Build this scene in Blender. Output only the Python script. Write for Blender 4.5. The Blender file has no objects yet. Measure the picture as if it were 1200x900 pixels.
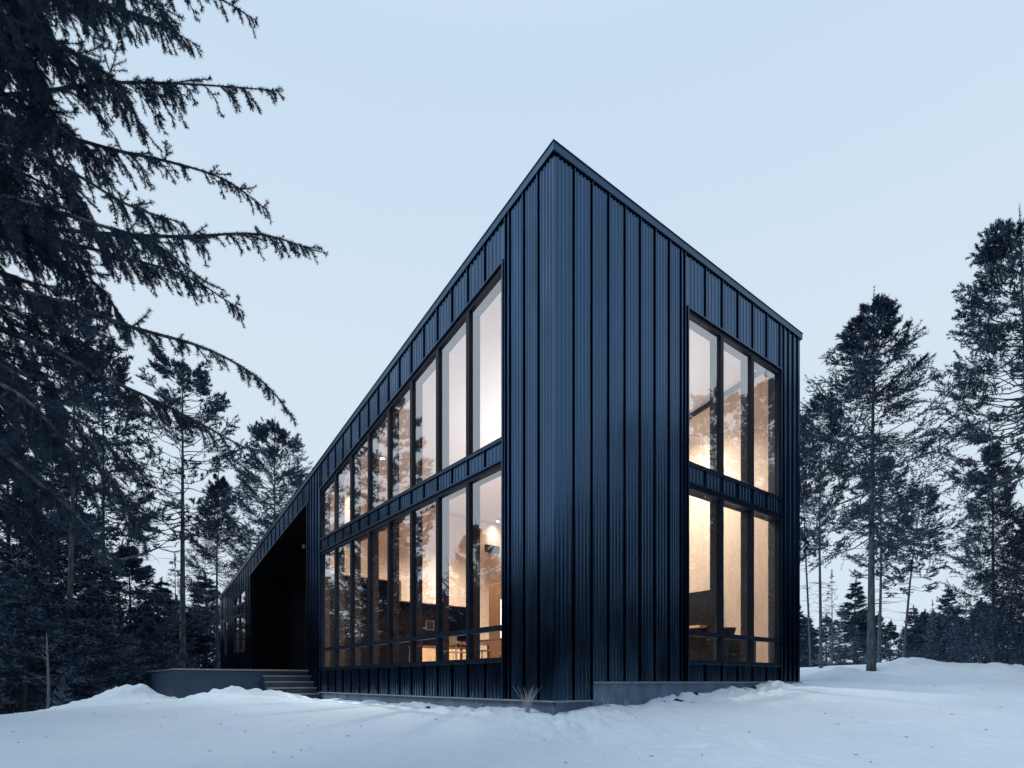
import bpy, math, random
import numpy as np
from mathutils import Matrix, Vector

rng = np.random.default_rng(7)
random.seed(7)
sc = bpy.context.scene
COL = sc.collection

# ------------------------------------------------------------------ helpers
EYE = 1.6
FPX, HOR = 675.0, 799.0            # focal length and horizon row of the photograph, in its pixels


def at(px, depth):                 # plan position of something seen in column px at a given depth
    return ((px - 600.0) / FPX * depth, depth)


def pz(y, depth):                  # height of something seen in row y at a given depth
    return EYE + (HOR - y) / FPX * depth


def tag(o, label=None, cat=None, group=None, kind=None):
    if label: o['label'] = label
    if cat: o['category'] = cat
    if group: o['group'] = group
    if kind: o['kind'] = kind
    return o


def empty(name, loc=(0, 0, 0), rz=0.0):
    o = bpy.data.objects.new(name, None)
    o.empty_display_size = 0.3
    o.location = loc
    o.rotation_euler = (0, 0, rz)
    COL.objects.link(o)
    return o


class MB:
    """collects boxes, quads and tubes; build() links them as ONE mesh object"""
    def __init__(self):
        self.v, self.f, self.m = [], [], []

    def face(self, pts, m=0):
        n = len(self.v)
        self.v.extend([tuple(p) for p in pts])
        self.f.append(tuple(range(n, n + len(pts))))
        self.m.append(m)

    def hexa(self, b, t, m=0):     # bottom ring and top ring of four points each
        n = len(self.v)
        self.v.extend([tuple(p) for p in b] + [tuple(p) for p in t])
        for q in ((3, 2, 1, 0), (4, 5, 6, 7), (0, 1, 5, 4), (1, 2, 6, 5), (2, 3, 7, 6), (3, 0, 4, 7)):
            self.f.append(tuple(n + i for i in q)); self.m.append(m)

    def box(self, x0, x1, y0, y1, z0, z1, m=0):
        self.hexa([(x0, y0, z0), (x1, y0, z0), (x1, y1, z0), (x0, y1, z0)],
                  [(x0, y0, z1), (x1, y0, z1), (x1, y1, z1), (x0, y1, z1)], m)

    def tube(self, pts, rads, n=8, m=0, caps=True):
        base = len(self.v)
        P = [Vector(p) for p in pts]
        for i, p in enumerate(P):
            d = (P[min(i + 1, len(P) - 1)] - P[max(i - 1, 0)]).normalized()
            u = d.orthogonal().normalized() if abs(d.z) < .95 else (Vector((1, 0, 0)) - d * d.x).normalized()
            w = d.cross(u)
            for k in range(n):
                a = 2 * math.pi * k / n
                self.v.append(tuple(p + (u * math.cos(a) + w * math.sin(a)) * rads[i]))
        for i in range(len(P) - 1):
            for k in range(n):
                a, b = base + i * n + k, base + i * n + (k + 1) % n
                self.f.append((a, b, b + n, a + n)); self.m.append(m)
        if caps:
            self.f.append(tuple(base + k for k in reversed(range(n)))); self.m.append(m)
            self.f.append(tuple(base + (len(P) - 1) * n + k for k in range(n))); self.m.append(m)

    def build(self, name, mats, parent=None, smooth=False, bevel=0.0, loc=None):
        me = bpy.data.meshes.new(name)
        me.from_pydata(self.v, [], self.f)
        if not isinstance(mats, (list, tuple)): mats = [mats]
        for mt in mats: me.materials.append(mt)
        me.polygons.foreach_set('material_index', self.m)
        if smooth: me.polygons.foreach_set('use_smooth', [True] * len(me.polygons))
        me.update()
        o = bpy.data.objects.new(name, me)
        COL.objects.link(o)
        if parent: o.parent = parent
        if loc is not None: o.location = loc
        if bevel:
            b = o.modifiers.new('bevel', 'BEVEL'); b.width = bevel; b.segments = 2; b.limit_method = 'ANGLE'
        return o


def np_mesh(name, verts, faces, mats, mi=None, smooth=False):
    """fast mesh from numpy: verts (N,3), faces (M,k) with one k"""
    me = bpy.data.meshes.new(name)
    nv, (nf, k) = len(verts), faces.shape
    me.vertices.add(nv); me.vertices.foreach_set('co', np.asarray(verts, np.float32).ravel())
    me.loops.add(nf * k); me.loops.foreach_set('vertex_index', np.asarray(faces, np.int32).ravel())
    me.polygons.add(nf)
    me.polygons.foreach_set('loop_start', np.arange(0, nf * k, k, dtype=np.int32))
    me.polygons.foreach_set('loop_total', np.full(nf, k, np.int32))
    for mt in mats: me.materials.append(mt)
    if mi is not None: me.polygons.foreach_set('material_index', np.asarray(mi, np.int32))
    if smooth: me.polygons.foreach_set('use_smooth', np.ones(nf, bool))
    me.update(calc_edges=True)
    return me


def link(name, me, parent=None, loc=None):
    o = bpy.data.objects.new(name, me)
    COL.objects.link(o)
    if parent: o.parent = parent
    if loc is not None: o.location = loc
    return o


# ------------------------------------------------------------------ materials
def new_mat(name):
    m = bpy.data.materials.new(name); m.use_nodes = True
    nt = m.node_tree
    b = nt.nodes.get('Principled BSDF')
    return m, nt, b


def N(nt, t, **kw):
    n = nt.nodes.new(t)
    for k, v in kw.items():
        if k in n.inputs: n.inputs[k].default_value = v
        else: setattr(n, k, v)
    return n


def basic(name, col, rough=.6, metal=0.0, spec=.5, var=0.0, scale=4.0, bump=0.0, bscale=40.0, stretch=(1, 1, 1), rvar=0.0):
    m, nt, b = new_mat(name)
    b.inputs['Base Color'].default_value = (*col, 1)
    b.inputs['Roughness'].default_value = rough
    b.inputs['Metallic'].default_value = metal
    b.inputs['Specular IOR Level'].default_value = spec
    tc = N(nt, 'ShaderNodeTexCoord'); mp = N(nt, 'ShaderNodeMapping'); mp.inputs['Scale'].default_value = stretch
    nt.links.new(tc.outputs['Object'], mp.inputs['Vector'])
    if var or rvar:
        nz = N(nt, 'ShaderNodeTexNoise', Scale=scale, Detail=6.0, Roughness=.6)
        nt.links.new(mp.outputs[0], nz.inputs['Vector'])
        if var:
            mr = N(nt, 'ShaderNodeMapRange'); mr.inputs[1].default_value = .25; mr.inputs[2].default_value = .75
            mr.inputs[3].default_value = 1 - var; mr.inputs[4].default_value = 1 + var
            nt.links.new(nz.outputs['Fac'], mr.inputs[0])
            mx = N(nt, 'ShaderNodeVectorMath', operation='SCALE'); mx.inputs[0].default_value = col
            nt.links.new(mr.outputs[0], mx.inputs['Scale'])
            nt.links.new(mx.outputs[0], b.inputs['Base Color'])
        if rvar:
            mr = N(nt, 'ShaderNodeMapRange'); mr.inputs[1].default_value = .3; mr.inputs[2].default_value = .7
            mr.inputs[3].default_value = rough - rvar; mr.inputs[4].default_value = rough + rvar
            nt.links.new(nz.outputs['Fac'], mr.inputs[0]); nt.links.new(mr.outputs[0], b.inputs['Roughness'])
    if bump:
        nz = N(nt, 'ShaderNodeTexNoise', Scale=bscale, Detail=5.0)
        nt.links.new(mp.outputs[0], nz.inputs['Vector'])
        bp = N(nt, 'ShaderNodeBump', Strength=1.0, Distance=bump)
        nt.links.new(nz.outputs['Fac'], bp.inputs['Height']); nt.links.new(bp.outputs[0], b.inputs['Normal'])
    return m


M = {}
M['siding'] = basic('siding_metal', (.062, .114, .194), rough=.19, metal=1.0, var=.14, scale=1.6, bump=.012, bscale=1.1, stretch=(2.2, 2.2, .45), rvar=.06)
def frosty(m):
    nt = m.node_tree; b = nt.nodes['Principled BSDF']
    tc = N(nt, 'ShaderNodeTexCoord'); sx = N(nt, 'ShaderNodeSeparateXYZ'); nt.links.new(tc.outputs['Object'], sx.inputs[0])
    h = N(nt, 'ShaderNodeMapRange'); h.inputs[1].default_value = 1.25; h.inputs[2].default_value = 2.0; h.inputs[3].default_value = .13; h.inputs[4].default_value = -.02
    nt.links.new(sx.outputs['Z'], h.inputs[0])
    mp = N(nt, 'ShaderNodeMapping'); mp.inputs['Scale'].default_value = (7, 7, 2.2); nt.links.new(tc.outputs['Object'], mp.inputs['Vector'])
    nz = N(nt, 'ShaderNodeTexNoise', Scale=1.6, Detail=9.0, Roughness=.72); nt.links.new(mp.outputs[0], nz.inputs['Vector'])
    ad = N(nt, 'ShaderNodeMath', operation='ADD'); nt.links.new(nz.outputs['Fac'], ad.inputs[0]); nt.links.new(h.outputs[0], ad.inputs[1])
    st = N(nt, 'ShaderNodeMapRange'); st.inputs[1].default_value = .69; st.inputs[2].default_value = .80; st.inputs[4].default_value = .75
    nt.links.new(ad.outputs[0], st.inputs[0])
    old = b.inputs['Base Color'].links[0].from_socket
    mx = N(nt, 'ShaderNodeMix', data_type='RGBA'); nt.links.new(st.outputs[0], mx.inputs['Factor'])
    nt.links.new(old, mx.inputs['A']); mx.inputs['B'].default_value = (.34, .42, .52, 1); nt.links.new(mx.outputs['Result'], b.inputs['Base Color'])
    iv = N(nt, 'ShaderNodeMath', operation='SUBTRACT'); iv.inputs[0].default_value = 1.0; nt.links.new(st.outputs[0], iv.inputs[1]); nt.links.new(iv.outputs[0], b.inputs['Metallic'])


frosty(M['siding'])
M['trim'] = basic('trim_metal', (.046, .085, .145), rough=.3, metal=1.0, var=.1, scale=3, rvar=.05)
M['frame'] = basic('frame_black', (.006, .013, .026), rough=.4, metal=0, spec=.18, var=.12, scale=6)
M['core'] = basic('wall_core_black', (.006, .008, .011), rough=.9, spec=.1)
M['concrete'] = basic('foundation_concrete', (.15, .215, .31), rough=.85, var=.42, scale=3.0, bump=.01, bscale=24, stretch=(1, 1, .45))
M['deck'] = basic('deck_cladding', (.038, .072, .12), rough=.45, metal=.2, var=.22, scale=2.2, bump=.004, bscale=9, stretch=(1, 1, 3))
M['deck_top'] = basic('deck_boards', (.12, .115, .11), rough=.8, var=.25, scale=5)
M['step_nose'] = basic('step_edge', (.30, .29, .28), rough=.6, var=.2, scale=12)
M['ceiling'] = basic('ceiling_white', (.74, .735, .76), rough=.9, var=.03, scale=1.0)
M['reveal'] = basic('reveal_wood', (.065, .056, .055), rough=.75, var=.12, scale=5, stretch=(1, 1, .15))
M['dark_room'] = basic('dark_opening_panel', (.007, .0065, .006), rough=.35, var=.3, scale=3)
M['floor_in'] = basic('interior_floor', (.22, .12, .075), rough=.5, var=.25, scale=4)
M['walnut'] = basic('walnut', (.17, .085, .035), rough=.45, var=.25, scale=6, stretch=(1, 1, .12))
M['table_wood'] = basic('table_wood', (.20, .085, .055), rough=.35, var=.2, scale=5, stretch=(.2, 1, 1))
M['pale_wood'] = basic('pale_wood', (.62, .42, .24), rough=.55, var=.15, scale=5, stretch=(1, 1, .15))
M['black'] = basic('black_lacquer', (.012, .012, .014), rough=.4, var=.1, scale=8)
M['white'] = basic('white_paint', (.78, .76, .72), rough=.6)
M['photo_print'] = basic('photo_print', (.16, .15, .15), rough=.5, var=.9, scale=16)
M['grass_dry'] = basic('dry_grass', (.46, .47, .48), rough=.85, var=.3, scale=9)
M['rock'] = basic('gravel_rock', (.035, .042, .055), rough=.9, var=.4, scale=9, bump=.02, bscale=20)
M['twig'] = basic('bare_twig', (.045, .042, .040), rough=.9, var=.25, scale=20)


def wood_panel():
    m, nt, b = new_mat('birch_panel')
    tc = N(nt, 'ShaderNodeTexCoord')
    mp = N(nt, 'ShaderNodeMapping'); mp.inputs['Scale'].default_value = (1.4, 1.4, .16)
    nt.links.new(tc.outputs['Object'], mp.inputs['Vector'])
    nz = N(nt, 'ShaderNodeTexNoise', Scale=7.0, Detail=6.0, Roughness=.65)
    nt.links.new(mp.outputs[0], nz.inputs['Vector'])
    cr = N(nt, 'ShaderNodeValToRGB')
    cr.color_ramp.elements[0].position = .3; cr.color_ramp.elements[0].color = (.66, .51, .385, 1)
    cr.color_ramp.elements[1].position = .75; cr.color_ramp.elements[1].color = (.76, .61, .48, 1)
    nt.links.new(nz.outputs['Fac'], cr.inputs['Fac'])
    nt.links.new(cr.outputs[0], b.inputs['Base Color'])
    b.inputs['Roughness'].default_value = .55
    return m


M['birch'] = wood_panel()


def glass_mat():
    m, nt, b = new_mat('window_glass')
    nt.nodes.remove(b)
    out = nt.nodes['Material Output']
    tr = N(nt, 'ShaderNodeBsdfTransparent'); tr.inputs['Color'].default_value = (.93, .95, .94, 1)
    gl = N(nt, 'ShaderNodeBsdfGlossy', Roughness=0.0); gl.inputs['Color'].default_value = (1, 1, 1, 1)
    fr = N(nt, 'ShaderNodeLayerWeight')
    pw = N(nt, 'ShaderNodeMath', operation='POWER'); pw.inputs[1].default_value = 2.2
    nt.links.new(fr.outputs['Facing'], pw.inputs[0])
    ma = N(nt, 'ShaderNodeMath', operation='MULTIPLY_ADD', use_clamp=True)
    ma.inputs[1].default_value = .8; ma.inputs[2].default_value = .2
    tc = N(nt, 'ShaderNodeTexCoord')
    nz = N(nt, 'ShaderNodeTexNoise', Scale=.8, Detail=1.0); nt.links.new(tc.outputs['Object'], nz.inputs['Vector'])
    bp = N(nt, 'ShaderNodeBump', Strength=1.0, Distance=.0035); nt.links.new(nz.outputs['Fac'], bp.inputs['Height'])
    nt.links.new(bp.outputs[0], gl.inputs['Normal'])
    mx = N(nt, 'ShaderNodeMixShader')
    nt.links.new(pw.outputs[0], ma.inputs[0]); nt.links.new(ma.outputs[0], mx.inputs[0])
    nt.links.new(tr.outputs[0], mx.inputs[1]); nt.links.new(gl.outputs[0], mx.inputs[2])
    nt.links.new(mx.outputs[0], out.inputs['Surface'])
    return m


M['glass'] = glass_mat()


def emit(name, col, s):
    m, nt, b = new_mat(name)
    b.inputs['Base Color'].default_value = (*col, 1)
    b.inputs['Emission Color'].default_value = (*col, 1)
    b.inputs['Emission Strength'].default_value = s
    return m


M['lamp'] = emit('downlight_glow', (1.0, .82, .6), 30)
M['strip'] = emit('light_strip_glow', (1.0, .85, .68), 3.0)


def snow_mat():
    m, nt, b = new_mat('snow')
    tc = N(nt, 'ShaderNodeTexCoord')
    n1 = N(nt, 'ShaderNodeTexNoise', Scale=.55, Detail=5.0, Roughness=.55)
    nt.links.new(tc.outputs['Object'], n1.inputs['Vector'])
    cr = N(nt, 'ShaderNodeValToRGB')
    cr.color_ramp.elements[0].position = .3; cr.color_ramp.elements[0].color = (.65, .79, .96, 1)
    cr.color_ramp.elements[1].position = .7; cr.color_ramp.elements[1].color = (.73, .86, .99, 1)
    nt.links.new(n1.outputs['Fac'], cr.inputs['Fac'])
    nt.links.new(cr.outputs[0], b.inputs['Base Color'])
    b.inputs['Roughness'].default_value = .75
    b.inputs['Specular IOR Level'].default_value = .25
    n2 = N(nt, 'ShaderNodeTexNoise', Scale=4.5, Detail=8.0, Roughness=.62)
    nt.links.new(tc.outputs['Object'], n2.inputs['Vector'])
    bp = N(nt, 'ShaderNodeBump', Strength=.9, Distance=.05)
    nt.links.new(n2.outputs['Fac'], bp.inputs['Height']); nt.links.new(bp.outputs[0], b.inputs['Normal'])
    return m


M['snow'] = snow_mat()


def bark_mat(name, a, c, frost=0.0):
    m, nt, b = new_mat(name)
    tc = N(nt, 'ShaderNodeTexCoord')
    mp = N(nt, 'ShaderNodeMapping'); mp.inputs['Scale'].default_value = (9, 9, 1.6)
    nt.links.new(tc.outputs['Object'], mp.inputs['Vector'])
    n1 = N(nt, 'ShaderNodeTexNoise', Scale=2.0, Detail=7.0, Roughness=.7)
    nt.links.new(mp.outputs[0], n1.inputs['Vector'])
    cr = N(nt, 'ShaderNodeValToRGB')
    cr.color_ramp.elements[0].position = .35; cr.color_ramp.elements[0].color = (*a, 1)
    cr.color_ramp.elements[1].position = .68; cr.color_ramp.elements[1].color = (*c, 1)
    nt.links.new(n1.outputs['Fac'], cr.inputs['Fac']); nt.links.new(cr.outputs[0], b.inputs['Base Color'])
    b.inputs['Roughness'].default_value = .95; b.inputs['Specular IOR Level'].default_value = .15
    bp = N(nt, 'ShaderNodeBump', Strength=1.0, Distance=.03)
    nt.links.new(n1.outputs['Fac'], bp.inputs['Height']); nt.links.new(bp.outputs[0], b.inputs['Normal'])
    return m


M['bark'] = bark_mat('bark', (.030, .038, .05), (.15, .18, .22))
M['bark_pale'] = bark_mat('bark_pale', (.10, .11, .125), (.26, .28, .31))


def needle_mat(name, a, c):
    m, nt, b = new_mat(name)
    tc = N(nt, 'ShaderNodeTexCoord')
    n1 = N(nt, 'ShaderNodeTexNoise', Scale=1.3, Detail=4.0)
    nt.links.new(tc.outputs['Object'], n1.inputs['Vector'])
    cr = N(nt, 'ShaderNodeValToRGB')
    cr.color_ramp.elements[0].position = .35; cr.color_ramp.elements[0].color = (*a, 1)
    cr.color_ramp.elements[1].position = .7; cr.color_ramp.elements[1].color = (*c, 1)
    nt.links.new(n1.outputs['Fac'], cr.inputs['Fac']); nt.links.new(cr.outputs[0], b.inputs['Base Color'])
    b.inputs['Roughness'].default_value = .7; b.inputs['Specular IOR Level'].default_value = .25
    return m


M['needle'] = needle_mat('needles', (.017, .040, .080), (.043, .084, .145))
M['needle_frost'] = needle_mat('frosted_needles', (.12, .19, .29), (.31, .42, .56))
M['needle_near'] = needle_mat('near_needles', (.020, .040, .072), (.050, .086, .135))

# ------------------------------------------------------------------ camera, sky, light
cam = bpy.data.cameras.new('camera'); camo = bpy.data.objects.new('camera', cam); COL.objects.link(camo)
cam.sensor_width = 36.0
cam.lens = FPX / 1200 * 36.0
cam.shift_y = (HOR - 450.0) / 1200.0
cam.clip_end = 3000; cam.clip_start = .05
camo.location = (0, 0, EYE); camo.rotation_euler = (math.radians(90), 0, 0)
sc.camera = camo

w = bpy.data.worlds.new('World'); sc.world = w; w.use_nodes = True
nt = w.node_tree; bg = nt.nodes['Background']
SUN_EL, SUN_AZ = math.radians(12), math.radians(243)
sky = N(nt, 'ShaderNodeTexSky', sky_type='NISHITA', sun_disc=False)
sky.sun_elevation = SUN_EL; sky.sun_rotation = SUN_AZ
sky.air_density = 1.0; sky.dust_density = .5; sky.ozone_density = 3.0
# overcast: an even pale cloud veil mixed over the clear sky, thinner towards the zenith
tc = N(nt, 'ShaderNodeTexCoord'); sx = N(nt, 'ShaderNodeSeparateXYZ'); nt.links.new(tc.outputs['Generated'], sx.inputs[0])
cr = N(nt, 'ShaderNodeValToRGB')
E_ = cr.color_ramp.elements
E_[0].position = 0.0; E_[0].color = (.68, .78, .89, 1)
E_[1].position = 1.0; E_[1].color = (.80, .93, 1.0, 1)
e = E_.new(.45); e.color = (.675, .785, .90, 1)
e = E_.new(.74); e.color = (.575, .725, .89, 1)
nt.links.new(sx.outputs['Z'], cr.inputs['Fac'])
# the last light stands ahead; the sky behind the camera is already darker
az = N(nt, 'ShaderNodeMapRange', interpolation_type='SMOOTHSTEP'); az.inputs[1].default_value = -.95; az.inputs[2].default_value = .35
az.inputs[3].default_value = 5.8; az.inputs[4].default_value = 10.0
nt.links.new(sx.outputs['Y'], az.inputs[0])
vs = N(nt, 'ShaderNodeVectorMath', operation='SCALE'); nt.links.new(az.outputs[0], vs.inputs['Scale'])
nt.links.new(cr.outputs[0], vs.inputs[0])
mx = N(nt, 'ShaderNodeMix', data_type='RGBA'); mx.inputs['Factor'].default_value = .96
nt.links.new(sky.outputs[0], mx.inputs['A']); nt.links.new(vs.outputs[0], mx.inputs['B'])
nt.links.new(mx.outputs['Result'], bg.inputs['Color'])
bg.inputs['Strength'].default_value = .1

sun = bpy.data.lights.new('sun', 'SUN'); sun.energy = .8; sun.angle = math.radians(40); sun.color = (1, .985, .96)
so = bpy.data.objects.new('sun', sun); COL.objects.link(so)
sd = Vector((math.sin(SUN_AZ) * math.cos(SUN_EL + .5), math.cos(SUN_AZ) * math.cos(SUN_EL + .5), math.sin(SUN_EL + .5)))
so.rotation_euler = sd.to_track_quat('Z', 'Y').to_euler()
sun.energy = 1.45

vs_ = sc.view_settings
vs_.view_transform = 'Standard'; vs_.look = 'None'; vs_.exposure = .05; vs_.gamma = 1
sc.cycles.transparent_max_bounces = 16
sc.cycles.max_bounces = 8
sc.cycles.caustics_reflective = False; sc.cycles.caustics_refractive = False
sc.cycles.sample_clamp_indirect = 4.0

# ------------------------------------------------------------------ house frame
HC = (0.653, 9.0)                                  # near corner of the house
HA = math.atan2(.6153, .7884)                      # local x runs along the right facade, local y along the left one
ca, sa = math.cos(HA), math.sin(HA)


def hw(x, y):                                      # house-local to world
    return (HC[0] + ca * x - sa * y, HC[1] + sa * x + ca * y)


SLOPE = .177
RT = 9.985


def roof(s): return RT - SLOPE * s


# ------------------------------------------------------------------ terrain
def noise2(x, y, seed=0):
    xi, yi = np.floor(x).astype(np.int64), np.floor(y).astype(np.int64)
    fx, fy = x - xi, y - yi
    fx = fx * fx * (3 - 2 * fx); fy = fy * fy * (3 - 2 * fy)

    def h(a, b):
        n = (a * 374761393 + b * 668265263 + seed * 974711) & 0x7fffffff
        n = ((n ^ (n >> 13)) * 1274126177) & 0x7fffffff
        return ((n ^ (n >> 16)) & 0xffff) / 65535.0
    return (h(xi, yi) * (1 - fx) + h(xi + 1, yi) * fx) * (1 - fy) + (h(xi, yi + 1) * (1 - fx) + h(xi + 1, yi + 1) * fx) * fy


CP = []


def cp(px, y, d):
    a = at(px, d); CP.append((a[0], a[1], pz(y, d)))


for p_ in (-150, 0, 300, 600, 900, 1200, 1400): cp(p_, 900, 6.0)
CP += [(0, 0, -.06), (-6, 0, -.1), (6, 0, -.05), (0, -15, -1.0), (20, -10, -.6), (-20, -10, -1.2), (-40, -20, -1.8), (40, -20, -.4)]
for s_, z_ in ((0, 1.10), (1.06, 1.13), (2.67, 1.10), (5.58, 1.12), (8.0, 1.11), (10.2, 1.10)):
    a_ = hw(-.25, s_); CP.append((a_[0], a_[1], z_ - .01))
for t_, z_ in ((.77, 1.15), (1.84, 1.17), (2.3, 1.25), (4.17, 1.34), (4.78, 1.38), (5.78, 1.46), (7.89, 1.50)):
    a_ = hw(t_, -.25); CP.append((a_[0], a_[1], z_ + .03))
for a_ in ((204, 819, 15.2), (60, 833, 15), (0, 841, 14.5), (-150, 850, 14), (120, 822, 15.5), (300, 817, 14.6),
           (60, 832, 18), (-60, 845, 19),
           (960, 797, 18), (1022, 789, 20.5), (1085, 777, 22), (1150, 779, 21.5), (1200, 785, 20), (1320, 792, 20),
           (1080, 831, 10), (1080, 801, 15), (1250, 830, 10), (700, 865, 8)):
    cp(*a_)
CP += [(-15, 34, .9), (-30, 30, 0), (-22, 24, .1), (-25, 50, .4), (-60, 60, 0), (14, 34, 2.0), (25, 40, 2.1), (0, 60, 2.0), (40, 30, 1.9),
       (60, 60, 2.6), (-100, 100, 0), (100, 100, 3), (0, 150, 3), (-120, -60, -2), (120, -60, 0), (0, -120, -2),
       (hw(4, 12)[0], hw(4, 12)[1], 1.2), (hw(4, 4)[0], hw(4, 4)[1], 1.2), (hw(10, 10)[0], hw(10, 10)[1], 1.7)]
CPA = np.array(CP)


def _tps(r2): return np.where(r2 > 1e-9, .5 * r2 * np.log(np.maximum(r2, 1e-9)), 0)


_n = len(CPA)
_d2 = ((CPA[:, None, :2] - CPA[None, :, :2]) ** 2).sum(-1)
_A = np.zeros((_n + 3, _n + 3)); _A[:_n, :_n] = _tps(_d2) + np.eye(_n) * .6
_P = np.c_[np.ones(_n), CPA[:, :2]]; _A[:_n, _n:] = _P; _A[_n:, :_n] = _P.T
_W = np.linalg.solve(_A, np.r_[CPA[:, 2], 0, 0, 0])


def ground0(x, y):
    x = np.asarray(x, float); y = np.asarray(y, float)
    r = np.hypot(x, y); k = np.minimum(1, 110 / np.maximum(r, 1e-6))
    xx, yy = x * k, y * k
    out = _W[_n] + _W[_n + 1] * xx + _W[_n + 2] * yy
    for i in range(_n):
        out = out + _W[i] * _tps((xx - CPA[i, 0]) ** 2 + (yy - CPA[i, 1]) ** 2)
    return out


MOUNDS = []
for px_, d_, h_, sg_ in ((272, 14.9, .21, .32), (288, 15.1, .10, .3), (320, 15.6, .13, .4), (345, 16.2, .12, .35), (250, 14.7, .1, .35), (158, 14.9, .19, .38), (146, 14.8, .15, .45),
                         (168, 15.2, .14, .25), (120, 15.2, .08, .7), (980, 19.5, .16, .6), (1000, 19.8, .12, .5),
                         (1062, 22.2, .12, .6), (1078, 22, .14, .5), (1195, 20, .12, .7), (955, 17.6, .12, .4),
                         (610, 8.75, .04, .2), (800, 11.0, .06, .25), (853, 11.9, .07, .3), (770, 10.6, .05, .25), (900, 12.8, .07, .35)):
    a_ = at(px_, d_); MOUNDS.append((a_[0], a_[1], h_, sg_))


def ground(x, y, fine=True):
    x = np.asarray(x, float); y = np.asarray(y, float)
    z = ground0(x, y)
    for mx_, my_, h_, sg_ in MOUNDS:
        d2 = (x - mx_) ** 2 + (y - my_) ** 2
        z = z + h_ * np.exp(-d2 / (2 * sg_ * sg_))
    if fine:
        r = np.hypot(x, y)
        z = z + .07 * (noise2(x / 2.3, y / 2.3, 1) - .5) + .03 * (noise2(x / .9, y / .9, 2) - .5)
        # clumpy, trodden snow near the walls, the deck and along the ridge
        lx = (x - HC[0]) * ca + (y - HC[1]) * sa; ly = -(x - HC[0]) * sa + (y - HC[1]) * ca
        dl = np.maximum(np.maximum(-lx - 4.2 * (ly > 10.8), -ly), 0)
        near = np.clip(1 - np.abs(dl - .3) / 1.1, 0, 1) * (lx < 8.6) * (ly < 19)
        for q in MOUNDS:
            near = np.maximum(near, np.exp(-((x - q[0]) ** 2 + (y - q[1]) ** 2) / (2 * (q[3] * 1.5) ** 2)))
        cl = np.abs(noise2(x / .42, y / .42, 3) - .5) * .30 + np.abs(noise2(x / .19, y / .19, 4) - .5) * .18 + np.abs(noise2(x / .09, y / .09, 8) - .5) * .05 + .12 * (noise2(x / .8, y / .8, 6) - .5)
        z = z + near * (cl - .09) * np.where((dl < 1.5) & (ly < 11), .62, 1.0)
        z = z + .035 * np.abs(noise2(x / .62, y / .5, 11) - .5) * np.clip(noise2(x / 2.7, y / 2.7, 12) * 2 - .5, 0, 1.4)
        # faint old tracks on the open slope
        tr = np.clip(noise2(x / 1.1, y / .45, 5) - .72, 0, 1) * .16 + np.clip(noise2(x / .30 + 9, y / .22, 7) - .86, 0, 1) * .22 * (noise2(x / 3, y / 3, 9) > .45)
        z = z - tr
    return z


def gz(x, y): return float(ground(np.array([x]), np.array([y]), False)[0])


th = np.unique(np.r_[np.radians(np.arange(-52, 52.01, .17)), np.radians(np.arange(52, 308, 2.2))])
rr = [0.0, 1.0, 2.0, 3.0, 4.0]
r_ = 4.6
while r_ < 30: rr.append(r_); r_ *= 1.0052
while r_ < 900: rr.append(r_); r_ *= 1.06
rr = np.array(rr)
TH, RR = np.meshgrid(th, rr[1:])
gx, gy = (np.sin(TH) * RR).ravel(), (np.cos(TH) * RR).ravel()
gzv = ground(gx, gy)
nr, na = TH.shape
idx = np.arange(nr * na).reshape(nr, na)
nxt = np.roll(idx, -1, axis=1)
quads = np.stack([idx[:-1], nxt[:-1], nxt[1:], idx[1:]], -1).reshape(-1, 4)[:, ::-1]
gv = np.c_[gx, gy, gzv]
snow_me = np_mesh('snow_ground', gv, quads, [M['snow']], smooth=True)
# close the small disc under the camera
cen = MB()
for k in range(na): cen.face([gv[idx[0, k]], (0, 0, -.06), gv[idx[0, (k + 1) % na]]][::-1])
snow = link('snow_ground', snow_me); tag(snow, kind='structure')
cap = cen.build('snow_ground', M['snow'], parent=snow)

# ------------------------------------------------------------------ house
house = empty('black_house', (HC[0], HC[1], 0), HA)
tag(house, 'black metal-clad house with a steep single-slope roof and tall lit windows', 'house')


def seam_profile(seams, a0, a1, strie=4):
    """outline of the standing-seam sheet between a0 and a1 as (distance along, offset out)"""
    pts = [(a0, 0)]
    S = sorted(seams)
    ext = [a0] + [q for q in S if a0 < q < a1] + [a1]
    for i in range(len(ext) - 1):
        p, q = ext[i], ext[i + 1]
        if q - p > .3:
            for k in range(1, strie + 1):
                c = p + (q - p) * k / (strie + 1)
                pts += [(c - .026, 0), (c - .010, .014), (c + .010, .014), (c + .026, 0)]
        elif q - p > .15:
            c = (p + q) / 2; pts += [(c - .02, 0), (c - .007, .005), (c + .007, .005), (c + .02, 0)]
        if i + 1 < len(ext) - 1:
            pts += [(q - .026, 0), (q - .026, -.022), (q - .007, -.022), (q - .007, .034), (q + .007, .034), (q + .007, 0)]
    pts.append((a1, 0))
    return pts


def L(a, off, z): return (-off, a, z)             # left facade: along = local y, outward = -x
def R(a, off, z): return (a, -off, z)             # right facade: along = local x, outward = -y
def Bk(a, off, z): return (8.0 + off, a, z)       # hidden long side
def En(a, off, z): return (a, 24.14 + off, z)     # hidden end


def sheet(mb, F, seams, a0, a1, lo, hi, flip):
    P = seam_profile(seams, a0, a1)
    for (p, o), (q, u) in zip(P[:-1], P[1:]):
        f = [F(p, o, lo(p)), F(q, u, lo(q)), F(q, u, hi(q)), F(p, o, hi(p))]
        mb.face(f[::-1] if flip else f)


def flat(mb, F, a0, a1, off, lo, hi, m=0):
    mb.face([F(a0, off, lo(a0)), F(a1, off, lo(a1)), F(a1, off, hi(a1)), F(a0, off, hi(a0))], m)


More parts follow.
